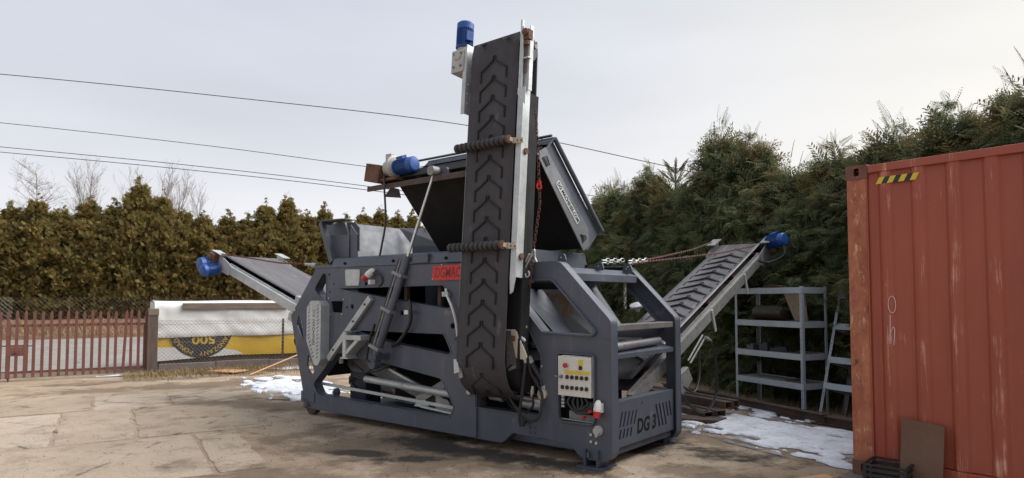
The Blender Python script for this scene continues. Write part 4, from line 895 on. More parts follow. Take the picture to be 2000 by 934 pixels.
def plug(p, ax, s=1., name='power_plug'):
    e = empty(name, (0, 0, 0), 0, ma); a = Vector(p); ax = Vector(ax).normalized()
    MB().lathe(a, ax, [(0, .02*s), (.001, .042*s), (.05*s, .044*s), (.06*s, .048*s), (.075*s, .05*s)], 16).build('socket_ring', 'red', e)
    MB().lathe(a+ax*.0755*s, ax, [(0, .046*s), (.02*s, .05*s), (.09*s, .046*s), (.12*s, .034*s), (.14*s, .02*s)], 16).build('plug_body', 'white', e)
    return e
p1 = plug((-3.21, -.11, 1.725), (.62, .25, .55), .85); MB().bx(-3.13, -3.10, -.10, -.022, 1.665, 1.72).build('plug_latch', 'white', p1)
MB().tube(spline([(-3.12, -.08, 1.80), (-2.98, -.05, 1.78), (-2.96, -.03, 1.69), (-3.02, -.03, 1.64)], 6), .010, 6).build('plug_lead', 'hose', p1)
p2 = plug((-.03, -.075, .455), (0, .25, 1), .72); MB().bx(-.06, .0, -.05, -.001, .50, .58).build('plug_back', 'white', p2)
MB().lathe((-.05, -.001, .335), (0, -1, 0), [(0, .045), (.02, .045), (.021, .034), (.05, .034), (.051, .02)], 14).build('drain_plug', 'cast', ma)
# --- control box
cbx = empty('control_box', (0, 0, 0), 0, ma)
MB().bx(-.48, -.09, .10, .112, .38, .99).build('recess_back', 'blackmatt', cbx)
MB().bx(-.462, -.098, .004, .02, .388, .40).build('recess_floor', 'galvdirty', cbx)
MB().prism([(-.40, .39), (-.10, .39), (-.10, .44), (-.40, .47)], .05, .06).build('recess_plate', 'galvdirty', cbx)
cf = MB().bx(-.470, -.112, -.03, .06, .612, .972).build('panel_face', 'panelwhite', cbx, .006)
MB().bx(-.395, -.125, -.0335, -.0303, .815, .845).build('yellow_strip', 'yellow', cbx); MB().bx(-.245, -.195, -.0335, -.0303, .895, .945).build('yellow_label', 'yellow', cbx)
for x, z in [(-.365+i*.052, .785) for i in range(5)]+[(-.417+i*.052, .69) for i in range(6)]+[(-.22, .875)]:
    k = MB(); k.lathe((x, -.0302, z), (0, -1, 0), [(0, .019), (.006, .019), (.007, .015), (.014, .015), (.015, .006)], 14); k.box((x, -.045, z), (.011, .02, .032)); k.build('switch_knob', 'knob', cbx)
MB().lathe((-.375, -.0302, .89), (0, -1, 0), [(0, .012), (.012, .012), (.013, .022), (.028, .022), (.034, .012)], 16).build('stop_button', 'red', cbx)
MB().lathe((-.43, -.0302, .785), (0, -1, 0), [(0, .017), (.008, .017), (.02, .01), (.03, .006)], 12).build('key_switch', 'galvdirty', cbx)
MB().beam((-.44, -.06, .785), (-.49, -.055, .787), .008, .01).build('key', 'galvdirty', cbx)
for i in range(5): MB().tube(spline([(-.36+i*.035, .03, .61), (-.38+i*.05, -.0+i*.006, .55), (-.30+i*.02, .01, .47+.012*i), (-.16, .02+.006*i, .48+.02*i), (-.12, .03, .56)], 6), .013, 6).build('cable', 'hose', cbx)
for x, z in ((-.22, .43), (-.15, .485)): MB().cyl((x, -.01, z), (x+.03, -.012, z+.01), .014, 8).build('connector', 'red', cbx)
for i in range(4): MB().bx(-.455, -.425, .0, .02, .50+i*.03, .52+i*.03).build('cable_gland', 'galv', cbx)
# --- galvanised tail frame and cables inside the big lower opening
MB().tube([(-3.44, .13, .52), (-1.75, .13, .455)], .042, 14).build('cross_tube', 'galv', ma)
MB().tube([(-2.78, .13, .4945), (-2.75, .13, .4935)], .047, 14).build('tube_collar', 'galv', ma)
MB().beam((-4.32, .10, .40), (-1.78, .10, .325), .025, .035).build('guide_rail', 'galv', ma, .002)
MB().beam((-3.95, .28, .77), (-2.05, .28, .27), .05, .16, (.2, 0, 1)).build('tail_rail', 'galvdirty', ma, .004)
MB().beam((-3.10, .2, .66), (-1.9, .2, .30), .03, .03).build('tail_strip', 'galv', ma)
MB().beam((-2.55, .16, .34), (-2.05, .16, .60), .04, .09).build('tail_stay', 'galvdirty', ma, .003); MB().prism([(-2.55, .285), (-2.3, .29), (-2.38, .37), (-2.5, .34)], .10, .115).build('tail_plate', 'galv', ma); MB().prism([(-2.2, .28), (-1.93, .28), (-2.02, .40), (-2.2, .42)], .10, .115).build('tail_plate', 'galvdirty', ma)
MB().beam((-2.4, .07, .30), (-1.85, .07, .27), .03, .02).build('tail_foot', 'galv', ma)
for i in range(9):
    y = .10+.02*(i % 3); a = (-3.45, .13+random.uniform(-.02, .02), .52+random.uniform(-.03, .03)); k = random.uniform(.02, .17)
    MB().tube(spline([a, (-3.62, y, .56-k*.4), (-3.80, y+.06, .52-k), (-3.70+k, y+.05, .40-.3*k), (-3.55, y+.12, .34), (-3.3, .3, .36)], 6), .012, 6).build('cable', 'hose', ma)
for i in range(4): MB().tube(spline([(-3.86, .2, .78), (-3.75+.05*i, .12, .66), (-3.52+.04*i, .10, .60), (-3.22, .12, .64+.02*i), (-3.0, .14, .72)], 6), .018, 6).build('hose', 'hose', ma)
MB().cyl((-3.92, .12, .68), (-3.92, .12, .75), .03, 10).build('beacon', 'cast', ma)
MB().lathe((-3.98, .12, .315), (0, -1, 0), [(0, .05), (.04, .05), (.041, .025), (.07, .025)], 14).build('hub', 'greydark', ma)

# ================================================================== CONVEYORS
CL = {}
def cleat_geo(mb, half, arm_drop, w, h, stub=.045):
    """one chevron unit with twin stub and edge bars; local x across, z up, sits proud in -y"""
    for s in (-1, 1):
        a = Vector((s*.012, 0, 0)); b = Vector((s*half, 0, -arm_drop)); mb.beam(a-Vector((0, h/2, 0)), b-Vector((0, h/2, 0)), w, h, (0, -1, 0))
        mb.box((s*.012, -h/2, stub/2), (w*.8, h, stub)); mb.box((s*(half+.012), -h/2, -arm_drop-.055), (w*.8, h, .115))
    return mb
# --- upright conveyor on the near side
uc = empty('upright_conveyor', parent=ma, mat4=Matrix.Translation((-1.165, -.30, 1.2)) @ Matrix.Rotation(-.0713, 4, 'X'))
uc['label'] = 'upright folded conveyor with cleated black belt'
ZT = 2.925                                          # top of the belt above the frame's origin
prof = [(.36, -.62), (.12, -.60), (-.0, -.545), (.0, -.545)]
path = [(.75, -.66), (.40, -.655), (.24, -.63), (.12, -.56), (.05, -.46), (.012, -.33), (0, -.18), (0, .6), (0, 1.4), (0, ZT-.14)]
for i in range(1, 10): a = math.pi*i/10; path.append((.14-.14*math.cos(a), ZT-.14+.14*math.sin(a)))
path += [(.28, ZT-.14), (.30, 1.4), (.30, .4), (.33, -.1)]
path = [(p.y, p.z) for p in spline([(0, y, z) for y, z in path], 3)]
HWB = .305; n = len(path); vs = []
xs = [-HWB, -HWB+.09, -.15, 0, .15, HWB-.09, HWB]
for y, z in path:
    for x in xs: vs.append((x, y+.006*(x/HWB)**2*(-1 if z < ZT-.1 and y < .1 else 0), z))
kx = len(xs); belt = MB(); belt.add(vs, [(i*kx+j, i*kx+j+1, (i+1)*kx+j+1, (i+1)*kx+j) for i in range(n-1) for j in range(kx-1)], True)
bo = belt.build('belt', 'rubber', uc, 0, ang=60); sm = bo.modifiers.new('thick', 'SOLIDIFY'); sm.thickness = .014; sm.offset = 1
cm0 = cleat_geo(MB(), .155, .095, .017, .020).build('cleat', 'cleat', uc); CL['up'] = cm0.data
z = ZT-.24; first = True; zz = []
while z > -.20: zz.append(z); z -= .2035
cm0.location = (0, -.008, zz[0])
for z in zz[1:]: link('cleat', CL['up'], uc, loc=(0, -.008, z))
for (y, z, an) in ((.060, -.44, 28), (.165, -.585, 52)):
    o = link('cleat', CL['up'], uc, loc=(0, y-.012, z-.006)); o.rotation_euler = (rad(an), 0, 0)
o = link('cleat', CL['up'], uc, loc=(0, .075, ZT-.012)); o.rotation_euler = (rad(-62), 0, 0)
# rails: galvanised channels either side of the belt
MB().plate([(-.35, .02), (-.318, .02), (-.318, .03), (-.34, .03), (-.34, .115), (-.318, .115), (-.318, .127), (-.35, .127)], [], .22, ZT-.5, 'z').build('left_rail', 'galvdirty', uc, .002)
MB().plate([(.318, -.008), (.385, -.008), (.385, .10), (.35, .10), (.35, .09), (.374, .09), (.374, .004), (.318, .004)], [], .50, ZT-.6, 'z').build('right_rail', 'galv', uc, .002)
MB().prism([(.318, .50), (.385, .50), (.36, .36), (.33, .34)], -.008, .004).build('rail_foot', 'galv', uc)
MB().bx(.36, .384, .105, .235, -.35, ZT-.62).build('return_cover', 'under', uc)
MB().bx(-.36, .355, .135, .145, .0, ZT-.3).build('belt_tray', 'under', uc)
tp = MB(); tp.bx(.325, .345, -.02, .02, ZT-.62, ZT+.09); tp.bx(.41, .42, .02, .075, ZT-.62, ZT+.03); tp.bx(.345, .41, .02, .032, ZT-.62, ZT-.10); tp.bx(.345, .365, -.02, .0, ZT-.62, ZT+.02); tp.build('tensioner_plate', 'galv', uc, .002)
MB().prism([(.325, ZT-.66), (.42, ZT-.78), (.42, ZT-.60), (.325, ZT-.60)], -.024, -.0205).build('tensioner_flap', 'galv', uc)
tb = MB(); tb.box((.39, .015, ZT-.07), (.075, .07, .10)); tb.lathe((.39, -.02, ZT-.05), (0, -1, 0), [(0, .035), (.02, .036), (.021, .018), (.03, .018)], 14); tb.box((.39, .01, ZT-.15), (.05, .05, .045)); tb.build('bearing_block', 'rust', uc, .004)
MB().tube([(.385, .005, ZT-.15), (.385, .005, ZT-.45)], .008, 6).build('tension_screw', 'rustdark', uc); MB().bx(.345, .43, -.01, .03, ZT-.31, ZT-.295).build('tensioner_cross', 'galv', uc)
MB().cyl((-.32, .14, ZT-.14), (.32, .14, ZT-.14), .125, 20).build('head_drum', 'rubber', uc)
MB().cyl((-.45, .14, ZT-.14), (.40, .14, ZT-.14), .022, 10).build('drum_shaft', 'galvdirty', uc)
lb = MB(); lb.plate([(-.02, ZT-.72), (.11, ZT-.72), (.11, ZT+.02), (-.02, ZT+.02)], [circ(.02, ZT-.60+.1*k, .008, 6) for k in range(5)]+[circ(.08, ZT-.60+.1*k, .008, 6) for k in range(5)], -.392, -.380, 'x'); lb.bx(-.43, -.392, -.02, -.008, ZT-.72, ZT+.0); lb.build('drive_plate', 'galv', uc, .002)
gb = MB(); gb.box((-.50, .06, ZT-.14), (.17, .19, .24)); gb.lathe((-.50, -.025, ZT-.08), (0, -1, 0), [(.01, .05), (.018, .05), (.022, .03)], 16); gb.build('gearbox', 'cast', uc, .012)
bolts([(-.55, ZT-.06), (-.45, ZT-.06), (-.55, ZT-.20), (-.45, ZT-.20)], uc, -.035, .013, .016, 'galvdirty')
MB().lathe((-.50, .06, ZT-.03), (0, 0, 1), [(0, .06), (.02, .07), (.05, .075), (.055, .06)], 18).build('motor_flange', 'cast', uc)
motor(uc, (-.50, .06, ZT+.025), (0, 0, 1), .092, .29, box=(1, -.35, 0))
MB().bx(-.44, -.40, .0, .10, ZT-.2, ZT-.02).build('gearbox_mount', 'galvdirty', uc)
def disc_roller(z, x0, x1):
    r = MB(); L = x1-x0; N = 11; prof = [(0, .018)]
    for i in range(N):
        d = .012+L*.96*i/N; w = L*.96/N; prof += [(d, .022), (d+.006, .042), (d+w*.35, .047), (d+w*.68, .045), (d+w*.8, .024)]
    prof.append((L, .018)); r.lathe((x0, -.075, z), (1, 0, 0), prof, 16); o = r.build('disc_roller', 'disc', uc)
    MB().lathe((x1-.005, -.075, z), (1, 0, 0), [(0, .02), (.002, .04), (.03, .042), (.032, .02)], 14).build('roller_cap', 'rust', uc)
    bk = MB(); bk.plate(rnd([(x1+.012, z-.028), (x1+.145, z-.038), (x1+.145, z+.012), (x1+.012, z+.03)], .012), [], -.022, -.011); bk.bx(x1+.015, x1+.035, -.08, -.022, z-.02, z+.02); bk.build('roller_bracket', 'tan', uc, .002)
    bolts([(x1+.03, z), (x1+.08, z-.008), (x1+.125, z-.014)], uc, -.022, .008, .008, 'rustdark')
    MB().cyl((.386, .06, z-.10), (.405, .06, z-.10), .03, 12).build('idler_cap', 'rust', uc)
disc_roller(1.815, -.42, .27); disc_roller(.80, -.44, .25)
MB().prism([(-.35, -.30), (-.30, -.30), (-.26, -.42), (-.33, -.44)], -.01, .002).build('rail_end', 'galv', uc); MB().box((-.27, .01, -.42), (.05, .012, .12), Matrix.Rotation(rad(-20), 3, 'Y')).build('scraper', 'galvdirty', uc)
# torn belt edge and the dirty drum below
MB().cyl((-.30, .30, -.42), (.36, .30, -.42), .15, 20).build('tail_drum', 'under', uc)
MB().add([(-.306, -.004, -.05), (-.306, -.004, -.12), (-.36, -.012, -.115), (-.33, -.012, -.085)], [(0, 1, 2, 3)]).build('belt_tear', 'rubber', uc)
# --- hinge, hydraulic cylinder, hoses and pipes in the middle front opening
hy = empty('hinge_assembly', (0, 0, 0), 0, ma)
def M3(p): return Vector(p)
MB().bx(-.98, -.86, -.16, -.02, .72, 1.19).build('hinge_plate', 'galvdirty', hy, .004)
MB().bx(-1.0, -.86, -.18, -.03, 1.19, 1.205).build('hinge_cap', 'white', hy, .003)
MB().prism(rnd([(-.90, 1.20), (-.83, 1.20), (-.70, .96), (-.72, .93), (-.83, .935)], .03), -.20, -.185).build('link_arm', 'tan', hy, .003)
MB().bx(-.875, -.835, -.215, -.2, 1.10, 1.15).build('link_pin', 'rust', hy, .004)
MB().tube([(-.80, -.06, .93), (-.64, .06, .62)], .035, 14).build('hydraulic_cylinder', 'hose', hy); MB().tube([(-.805, -.06, .94), (-.775, -.05, .88)], .042, 14).build('cylinder_cap', 'cast', hy)
MB().tube([(-.68, .02, .68), (-.655, .05, .62)], .045, 14).build('cylinder_cap', 'cast', hy)
MB().lathe((-.66, .0, .60), (0, -1, 0), [(0, .05), (.03, .05), (.031, .02)], 14).build('pivot', 'tan', hy)
MB().prism([(-.92, .64), (-.66, .70), (-.70, .86), (-.88, .76)], .06, .08).build('hinge_web', 'galvdirty', hy)
def hose(pts, r=.012, m='hose'): return MB().tube(spline(pts, 7), r, 7).build('hose', m, hy)
hose([(-.86, -.14, .90), (-.98, -.16, .80), (-.97, -.15, .60), (-.87, -.12, .44), (-.76, -.10, .36), (-.66, -.09, .38), (-.64, -.06, .5), (-.655, -.04, .62), (-.74, -.1, .82), (-.76, -.12, 1.0), (-.78, -.14, 1.14)], .013)
hose([(-.80, -.15, 1.12), (-.74, -.17, .95), (-.78, -.17, .62), (-.82, -.16, .40), (-.82, -.14, .30)], .014)
hose([(-.71, -.10, .60), (-.72, -.08, .50), (-.82, -.04, .42), (-.9, .0, .42)], .012)
hose([(-.9, -.04, 1.75), (-.905, -.045, 1.4), (-.90, -.06, 1.1), (-.88, -.05, .8)], .02); hose([(-.86, -.05, 1.75), (-.865, -.05, 1.3), (-.85, -.06, 1.15)], .014)
for i, (xa, za) in enumerate(((-.86, 1.50), (-.81, 1.50))): MB().tube([(xa, -.09, za), (xa-.002, -.09, za-.09)], .014, 8).build('hose_fitting', 'zincchain', hy)
MB().tube([(-.90, -.09, 1.53), (-.79, -.09, 1.525)], .013, 8).build('hose_fitting', 'zincchain', hy)
for xa in (-.875, -.80): hose([(xa+.02, -.09, 1.42), (xa+.004, -.10, 1.32), (xa-.005, -.10, 1.22)], .009); MB().tube([(xa-.004, -.10, 1.30), (xa-.006, -.10, 1.235)], .013, 8).build('hose_fitting', 'zincchain', hy)
MB().tube([(-.89, -.10, 1.235), (-.78, -.10, 1.23)], .014, 8).build('hose_fitting', 'zincchain', hy)
for p, q in (((-.86, -.16, .86), (-.94, -.17, .82)), ((-.80, -.17, 1.14), (-.74, -.17, 1.10)), ((-.745, -.18, 1.0), (-.735, -.18, .90)), ((-.71, -.1, .68), (-.72, -.1, .58)), ((-.84, -.1, 1.19), (-.84, -.1, 1.14))): MB().tube([p, Vector(p).lerp(Vector(q), .5), q], .016, 8, True, [.012, .019, .012]).build('hose_fitting', 'zincchain', hy)
MB().tube([(-1.45, .16, .50), (-1.28, .16, .49)], .045, 14).build('conduit', 'galv', hy); MB().tube([(-1.0, .14, .47), (-.70, .14, .455)], .05, 14).build('conduit', 'galv', hy)
for i in range(5): MB().tube(spline([(-1.29, .16, .49+.01*(i-2)), (-1.12, .10, .46-.012*i), (-.96, .04, .41-.01*i), (-.84, -.03-.01*i, .33-.01*i)], 6), .011, 6).build('cable', 'hose', hy)
spx = [(-1.42+.018*i, .22+.05*math.cos(i*1.25), .585+.05*math.sin(i*1.25)) for i in range(40)]; MB().tube(spx, .014, 6).build('coil_spring', 'hose', hy)
MB().tube(spline([(-1.92, -.035, 1.60), (-1.87, -.06, 1.52), (-1.80, -.06, 1.40), (-1.755, -.05, 1.25), (-1.74, -.04, 1.1)], 6), .014, 8).build('white_lead', 'white', ma)
MB().box((-1.90, -.05, 1.545), (.09, .04, .05)).build('lead_clip', 'galv', ma)
for (x, z, a) in ((-1.60, .86, 10), (-1.56, .70, 25), (-1.56, .585, 15)): MB().box((x, -.05, z), (.05, .02, .13), Matrix.Rotation(rad(a), 3, 'Y')).build('guide_tab', 'galv', ma, .002)

# --- generic belt conveyor: local x uphill, y across, z square to the belt
def conveyor(name, mat4, L, HW, side, beltmat, cleats, label, railm='galv', sag=.03):
    e = empty(name, parent=ma, mat4=mat4); e['label'] = label
    ys = [-1, -.8, -.55, -.25, 0, .25, .55, .8, 1]; N = 16; pr = []
    for i in range(N+1): pr.append((L*i/N, 0))
    for i in range(1, 8): a = math.pi*i/8; pr.append((L+.07*math.sin(a), -.07+.07*math.cos(a)))
    for i in range(N, -1, -4): pr.append((L*i/N, -.14))
    vs = [(x, y*HW, z-(sag*(1-y*y)*min(1, max(0, (L-x)*2)) if k <= N else 0)) for k, (x, z) in enumerate(pr) for y in ys]; m = len(ys)
    b = MB().add(vs, [(i*m+j, i*m+j+1, (i+1)*m+j+1, (i+1)*m+j) for i in range(len(pr)-1) for j in range(m-1)], True).build('belt', beltmat, e, 0, ang=60)
    mo_ = b.modifiers.new('thick', 'SOLIDIFY'); mo_.thickness = .012; mo_.offset = 0
    for s in (-1, 1):
        y0 = s*(HW+.035); y1 = s*(HW+.085); t = .008
        r = MB(); sec = [(y0, -.20), (y1, -.20), (y1, -.07), (y0, -.07), (y0, -.07-t), (y1-s*t, -.07-t), (y1-s*t, -.20+t), (y0, -.20+t)]
        r.prism(sec, -.2, L-.06, 'x'); r.build('side_rail', railm, e, .002)
        MB().bx(-.2, L-.25, s*(HW+.03), s*(HW+.04), -.069, -.045).build('rail_lip', railm, e)
    for i in range(5):
        x = .25+i*(L-.5)/4; MB().bx(x-.03, x+.03, -HW-.03, HW+.03, -.19, -.15).build('cross_member', railm, e)
        MB().cyl((x, -HW-.0, -.085), (x, HW+.0, -.085), .032, 12).build('carry_roller', 'under', e)
        for s in (-1, 1): MB().lathe((x, s*(HW-.0), -.085), (0, s, 0), [(0, .01), (.001, .035), (.012, .035), (.013, .012)], 12).build('roller_cap', 'red', e)
    MB().cyl((L-.0, -HW-.03, -.07), (L-.0, HW+.03, -.07), .058, 16).build('head_drum', 'under', e)
    for s in (-1, 1):
        hp = MB(); hp.plate(rnd([(L-.35, -.22), (L+.0, -.22), (L+.17, -.10), (L+.17, .05), (L-.35, -.04)], .02), [], s*(HW+.088), s*(HW+.098)); hp.bx(L-.12, L+.17, s*(HW+.03), s*(HW+.16), .045, .055); hp.build('head_plate', railm, e, .002)
    s = side
    bb = MB(); bb.box((L+.10, s*(HW+.15), -.06), (.16, .10, .16)); bb.lathe((L+.10, s*(HW+.20), -.06), (0, s, 0), [(0, .05), (.02, .05), (.021, .02)], 14); bb.build('gearbox', 'rust' if beltmat == 'beltgrey' else 'cast', e, .008)
    return e
th = rad(18.1)
rc = conveyor('rear_conveyor', basis((-math.cos(th), 0, math.sin(th)), (0, -1, 0), (math.sin(th), 0, math.cos(th)), (-4.55, .76, 1.305)), 2.80, .46, 1, 'beltgrey', False, 'rear conveyor with smooth grey belt')
motor(rc, (2.92, .52, -.16), (.0, 1, -.1), .115, .30, box=(0, 0, 1))
motor(rc, (2.74, .60, -.20), (-.1, 1, -.1), .095, .26)
MB().tube(spline([(.10, .55, -.2), (.16, .56, .02), (.06, .56, .1), (-.12, .56, .09), (-.3, .56, .02)], 6), .028, 6).build('support_bow', 'tan', rc)
MB().bx(.42, .60, .52, .60, -.30, -.19).build('hinge_block', 'cast', rc, .01); MB().bx(.10, .22, .48, .60, -.48, -.20).build('hinge_leg', 'galv', rc, .004)
MB().cyl((.05, .30, -.50), (.05, .62, -.50), .05, 14).build('tail_tube', 'galvdirty', rc); MB().bx(.45, .55, .50, .58, -.02, .07).build('clamp', 'cast', rc, .01)
hz = MB(); hz.tube(spline([(.12, .60, -.2), (.2, .64, -.35), (.3, .62, -.5), (.18, .60, -.58), (.05, .6, -.52)], 6), .014, 7); hz.build('hose', 'hose', rc)
th = rad(22.5)
sc_ = conveyor('side_conveyor', basis((0, math.cos(th), math.sin(th)), (-1, 0, 0), (0, -math.sin(th), math.cos(th)), (-.46, .80, .71)), 4.12, .30, -1, 'beltgrey', True, 'far side conveyor with chevron belt and blue motor', 'galvdirty')
motor(sc_, (4.16, -.40, .0), (-.25, -1, .25), .095, .28, box=(0, 0, 1))
MB().tube(spline([(4.1, -.62, .05), (3.95, -.66, -.12), (3.75, -.5, -.16), (3.6, -.42, -.08)], 6), .016, 7).build('motor_cable', 'hose', sc_)
cg = cleat_geo(MB(), .215, .15, .022, .018, .06); cg.v = [(v[2], -v[0], -v[1]) for v in cg.v]
c0 = cg.build('cleat', 'cleat', sc_); c0.location = (.55, 0, -.018)
for i in range(1, 17): link('cleat', c0.data, sc_, loc=(.55+i*.225, 0, -.02))
for x in (1.9, 3.1): MB().bx(x-.025, x+.025, -.40, -.385, -.36, -.08).build('stay_tab', 'galv', sc_, .003)
for k in range(2): MB().tube([(1.45+.03*k, -.43-.02*k, -.20-.03*k), (1.0, -.42-.02*k, -.30-.03*k)], .011, 8).build('hydraulic_line', 'galvdirty', sc_)
MB().tube(spline([(1.5, -.44, -.2), (1.52, -.50, -.45), (1.35, -.52, -.85), (1.05, -.50, -.95), (.75, -.48, -.72), (.6, -.45, -.45)], 7), .014, 7).build('hose', 'hose', sc_)
MB().tube(spline([(1.3, -.42, -.25), (1.15, -.46, -.5), (.9, -.48, -.62), (.7, -.45, -.45)], 7), .012, 7).build('hose', 'hose', sc_)
for k in range(2): MB().tube([(1.44+.05*k, -.46, -.22-.04*k), (1.50+.05*k, -.47, -.27-.05*k)], .018, 8).build('hose_fitting', 'zincchain', sc_)
MB().prism([(.55, -.55), (.95, -.50), (.9, -.32), (.6, -.3)], -.46, -.40).build('hinge_bracket', 'galvdirty', sc_, .004)
MB().lathe((1.6, .42, .02), (0, 0, 1), [(0, .02), (.05, .03), (.06, .08), (.09, .09), (.11, .03)], 14).build('work_light', 'galv', sc_)
# ================================================================== OTHER THINGS
mwm = Matrix.Translation(MO) @ Matrix.Rotation(MROT, 4, 'Z')
def W3(p): return mwm @ Vector(p)                   # machine coordinates -> world
def chain(pts, mat, lab, r=.004, pitch=.032, w=.012, name='chain', group=None):
    mb = MB(); chain_mesh(mb, [W3(p) for p in pts], r, pitch, w); return tag(mb.build(name, mat), lab, 'chain', group)
ch = chain([(-.70, -.06, 3.30), (-.685, -.04, 2.9), (-.68, -.02, 2.4), (-.74, -.04, 1.98), (-.78, -.06, 1.60)], 'chain', 'long rusty chain hanging beside the upright belt, with one red link', .0055, .036, .014)
mb = MB(); chain_mesh(mb, [W3((-.682, -.03, 2.62)), W3((-.681, -.03, 2.55))], .010, .036, .024); mb.build('red_link', 'redplate', ch)
tb = empty('turnbuckle', W3((-.77, -.09, 1.86)), MROT); tag(tb, 'zinc turnbuckle hooks where the long rusty chain meets the frame', 'turnbuckle')
for dx in (-.018, .018): MB().tube([(-.06+dx, -.02, -.10), (.05+dx, -.02, .06)], .010, 7).build('rod', 'zincchain', tb)
MB().tube(spline([(-.055, -.02, -.09), (-.09, -.02, -.10), (-.10, -.02, -.15), (-.07, -.02, -.17), (-.04, -.02, -.15)], 5), .009, 7).build('hook', 'zincchain', tb); MB().tube(spline([(.05, -.02, .05), (.09, -.02, .10), (.10, -.02, .02), (.12, -.02, -.02)], 5), .008, 7).build('hook', 'zincchain', tb)
MB().tube(spline([(-.02, -.02, -.12), (.0, -.03, -.16), (.03, -.02, -.14), (.02, -.02, -.1)], 5), .009, 7).build('hook', 'zincchain', tb)
chain([(-7.05, .14, 2.20), (-6.2, .14, 2.10), (-5.35, .1, 2.0), (-4.62, .03, 1.955)], 'redchain', 'rusty chain bracing the rear conveyor to the hopper corner', .005, .034, .011)
rt = MB(); rt.tube([W3((-4.60, .03, 1.955)), W3((-4.35, .0, 1.93))], .022, 8, True, [.018, .024]); rt.tube([W3((-4.40, .0, 1.935)), W3((-4.30, -.0, 1.925))], .032, 8); tag(rt.build('turnbuckle', 'zincchain'), 'white turnbuckle at the rear end of the hopper rim', 'turnbuckle')
chain([(-.42, 1.28, 1.885), (-.50, 2.2, 2.0), (-.58, 3.2, 2.14), (-.66, 4.05, 2.30)], 'redchain', 'rear one of two rusty chains bracing the side conveyor', .0045, .034, .010, group='side conveyor chains')
chain([(-.40, 1.25, 1.875), (-.33, 2.3, 1.98), (-.24, 3.3, 2.09), (-.16, 4.35, 2.24)], 'redchain', 'front one of two rusty chains bracing the side conveyor', .0045, .034, .010, group='side conveyor chains')
for a, b, lab in (((-.43, .70, 1.86), (-.42, 1.08, 1.885), 'zinc shackle chain left on the front cross bar'), ((-.41, 1.20, 1.875), (-.43, 1.62, 1.915), 'zinc shackle chain right of the far lifting lug')):
    mb = MB(); chain_mesh(mb, [W3(a), W3(b)], .005, .055, .016); chain_mesh(mb, [W3(a)+Vector((0, 0, .025)), W3(b)+Vector((.02, 0, .018))], .005, .065, .019); tag(mb.build('shackle_chain', 'zincchain'), lab, 'chain')
chain([(-.40, 1.10, 1.70), (-.40, 1.10, 1.40)], 'zincchain', 'short zinc chain dangling under the upper cross bar', .006, .045, .014)
# pipe and plate resting on the front ledge
pa, pb = W3((.02, .16, 1.062)), W3((-.02, 1.10, 1.075)); o = tag(MB().tube([pa, pb], .037, 16, False).tube([pa+(pb-pa)*.0002, pb], .030, 14, False).build('steel_pipe', worn('worn_pipe_steel', (.14, .15, .17), (.2, .205, .215), (.2, .09, .045), 3, .56, .45, .3)), 'grey steel pipe lying on the front ledge of the machine', 'pipe')
mb = MB(); pr = [W3(p) for p in ((-.07, .38, 1.045), (-.02, .80, 1.045), (-.07, .85, 1.105), (-.105, .40, 1.125))]; up = Vector((0, 0, .008)); mb.add(pr+[p+up for p in pr], [(0, 1, 2, 3), (7, 6, 5, 4), (0, 4, 5, 1), (1, 5, 6, 2), (2, 6, 7, 3), (3, 7, 4, 0)]); tag(mb.build('steel_offcut', 'galvdirty'), 'pale bent sheet offcut behind the pipe on the front ledge', 'offcut')

# ------------------------------------------------------------------ shipping container
co = empty('shipping_container', (2.88, 5.69, 0), math.atan2(-.769, .64)); tag(co, 'weathered red shipping container at the right edge', 'container')
LC, WC, HC, ZB = 6.06, 2.44, 2.60, .03
post = MB().plate([(0, 0), (.155, 0), (.155, .012), (.06, .012), (.06, .06), (.012, .06), (.012, .15), (0, .15)], [], ZB+.118, ZB+HC-.118, 'z').build('corner_post', 'containerpost', co, .004)
MB().bx(.156, .168, -.0, .05, ZB+.16, ZB+HC-.09).build('post_edge', 'containerpaint', post)
def cast(x, y, z, name='corner_casting'):
    mb = MB(); mb.plate(rnd([(x, z), (x+.178, z), (x+.178, z+.118), (x, z+.118)], .008), [rnd([(x+.068, z+.025), (x+.112, z+.025), (x+.112, z+.093), (x+.068, z+.093)], .02)], y, y+.02)
    mb.bx(x+.0, x+.178, y+.145, y+.162, z, z+.118); mb.bx(x, x+.178, y+.02, y+.145, z, z+.012); mb.bx(x, x+.178, y+.02, y+.145, z+.106, z+.118); mb.bx(x, x+.012, y+.02, y+.145, z+.012, z+.106); mb.bx(x+.166, x+.178, y+.02, y+.145, z+.012, z+.106)
    return mb.build(name, 'casting', co, .004)
cast(-.006, -.006, ZB); cast(-.006, -.006, ZB+HC-.118); cast(LC-.178, -.006, ZB); cast(LC-.178, -.006, ZB+HC-.118)
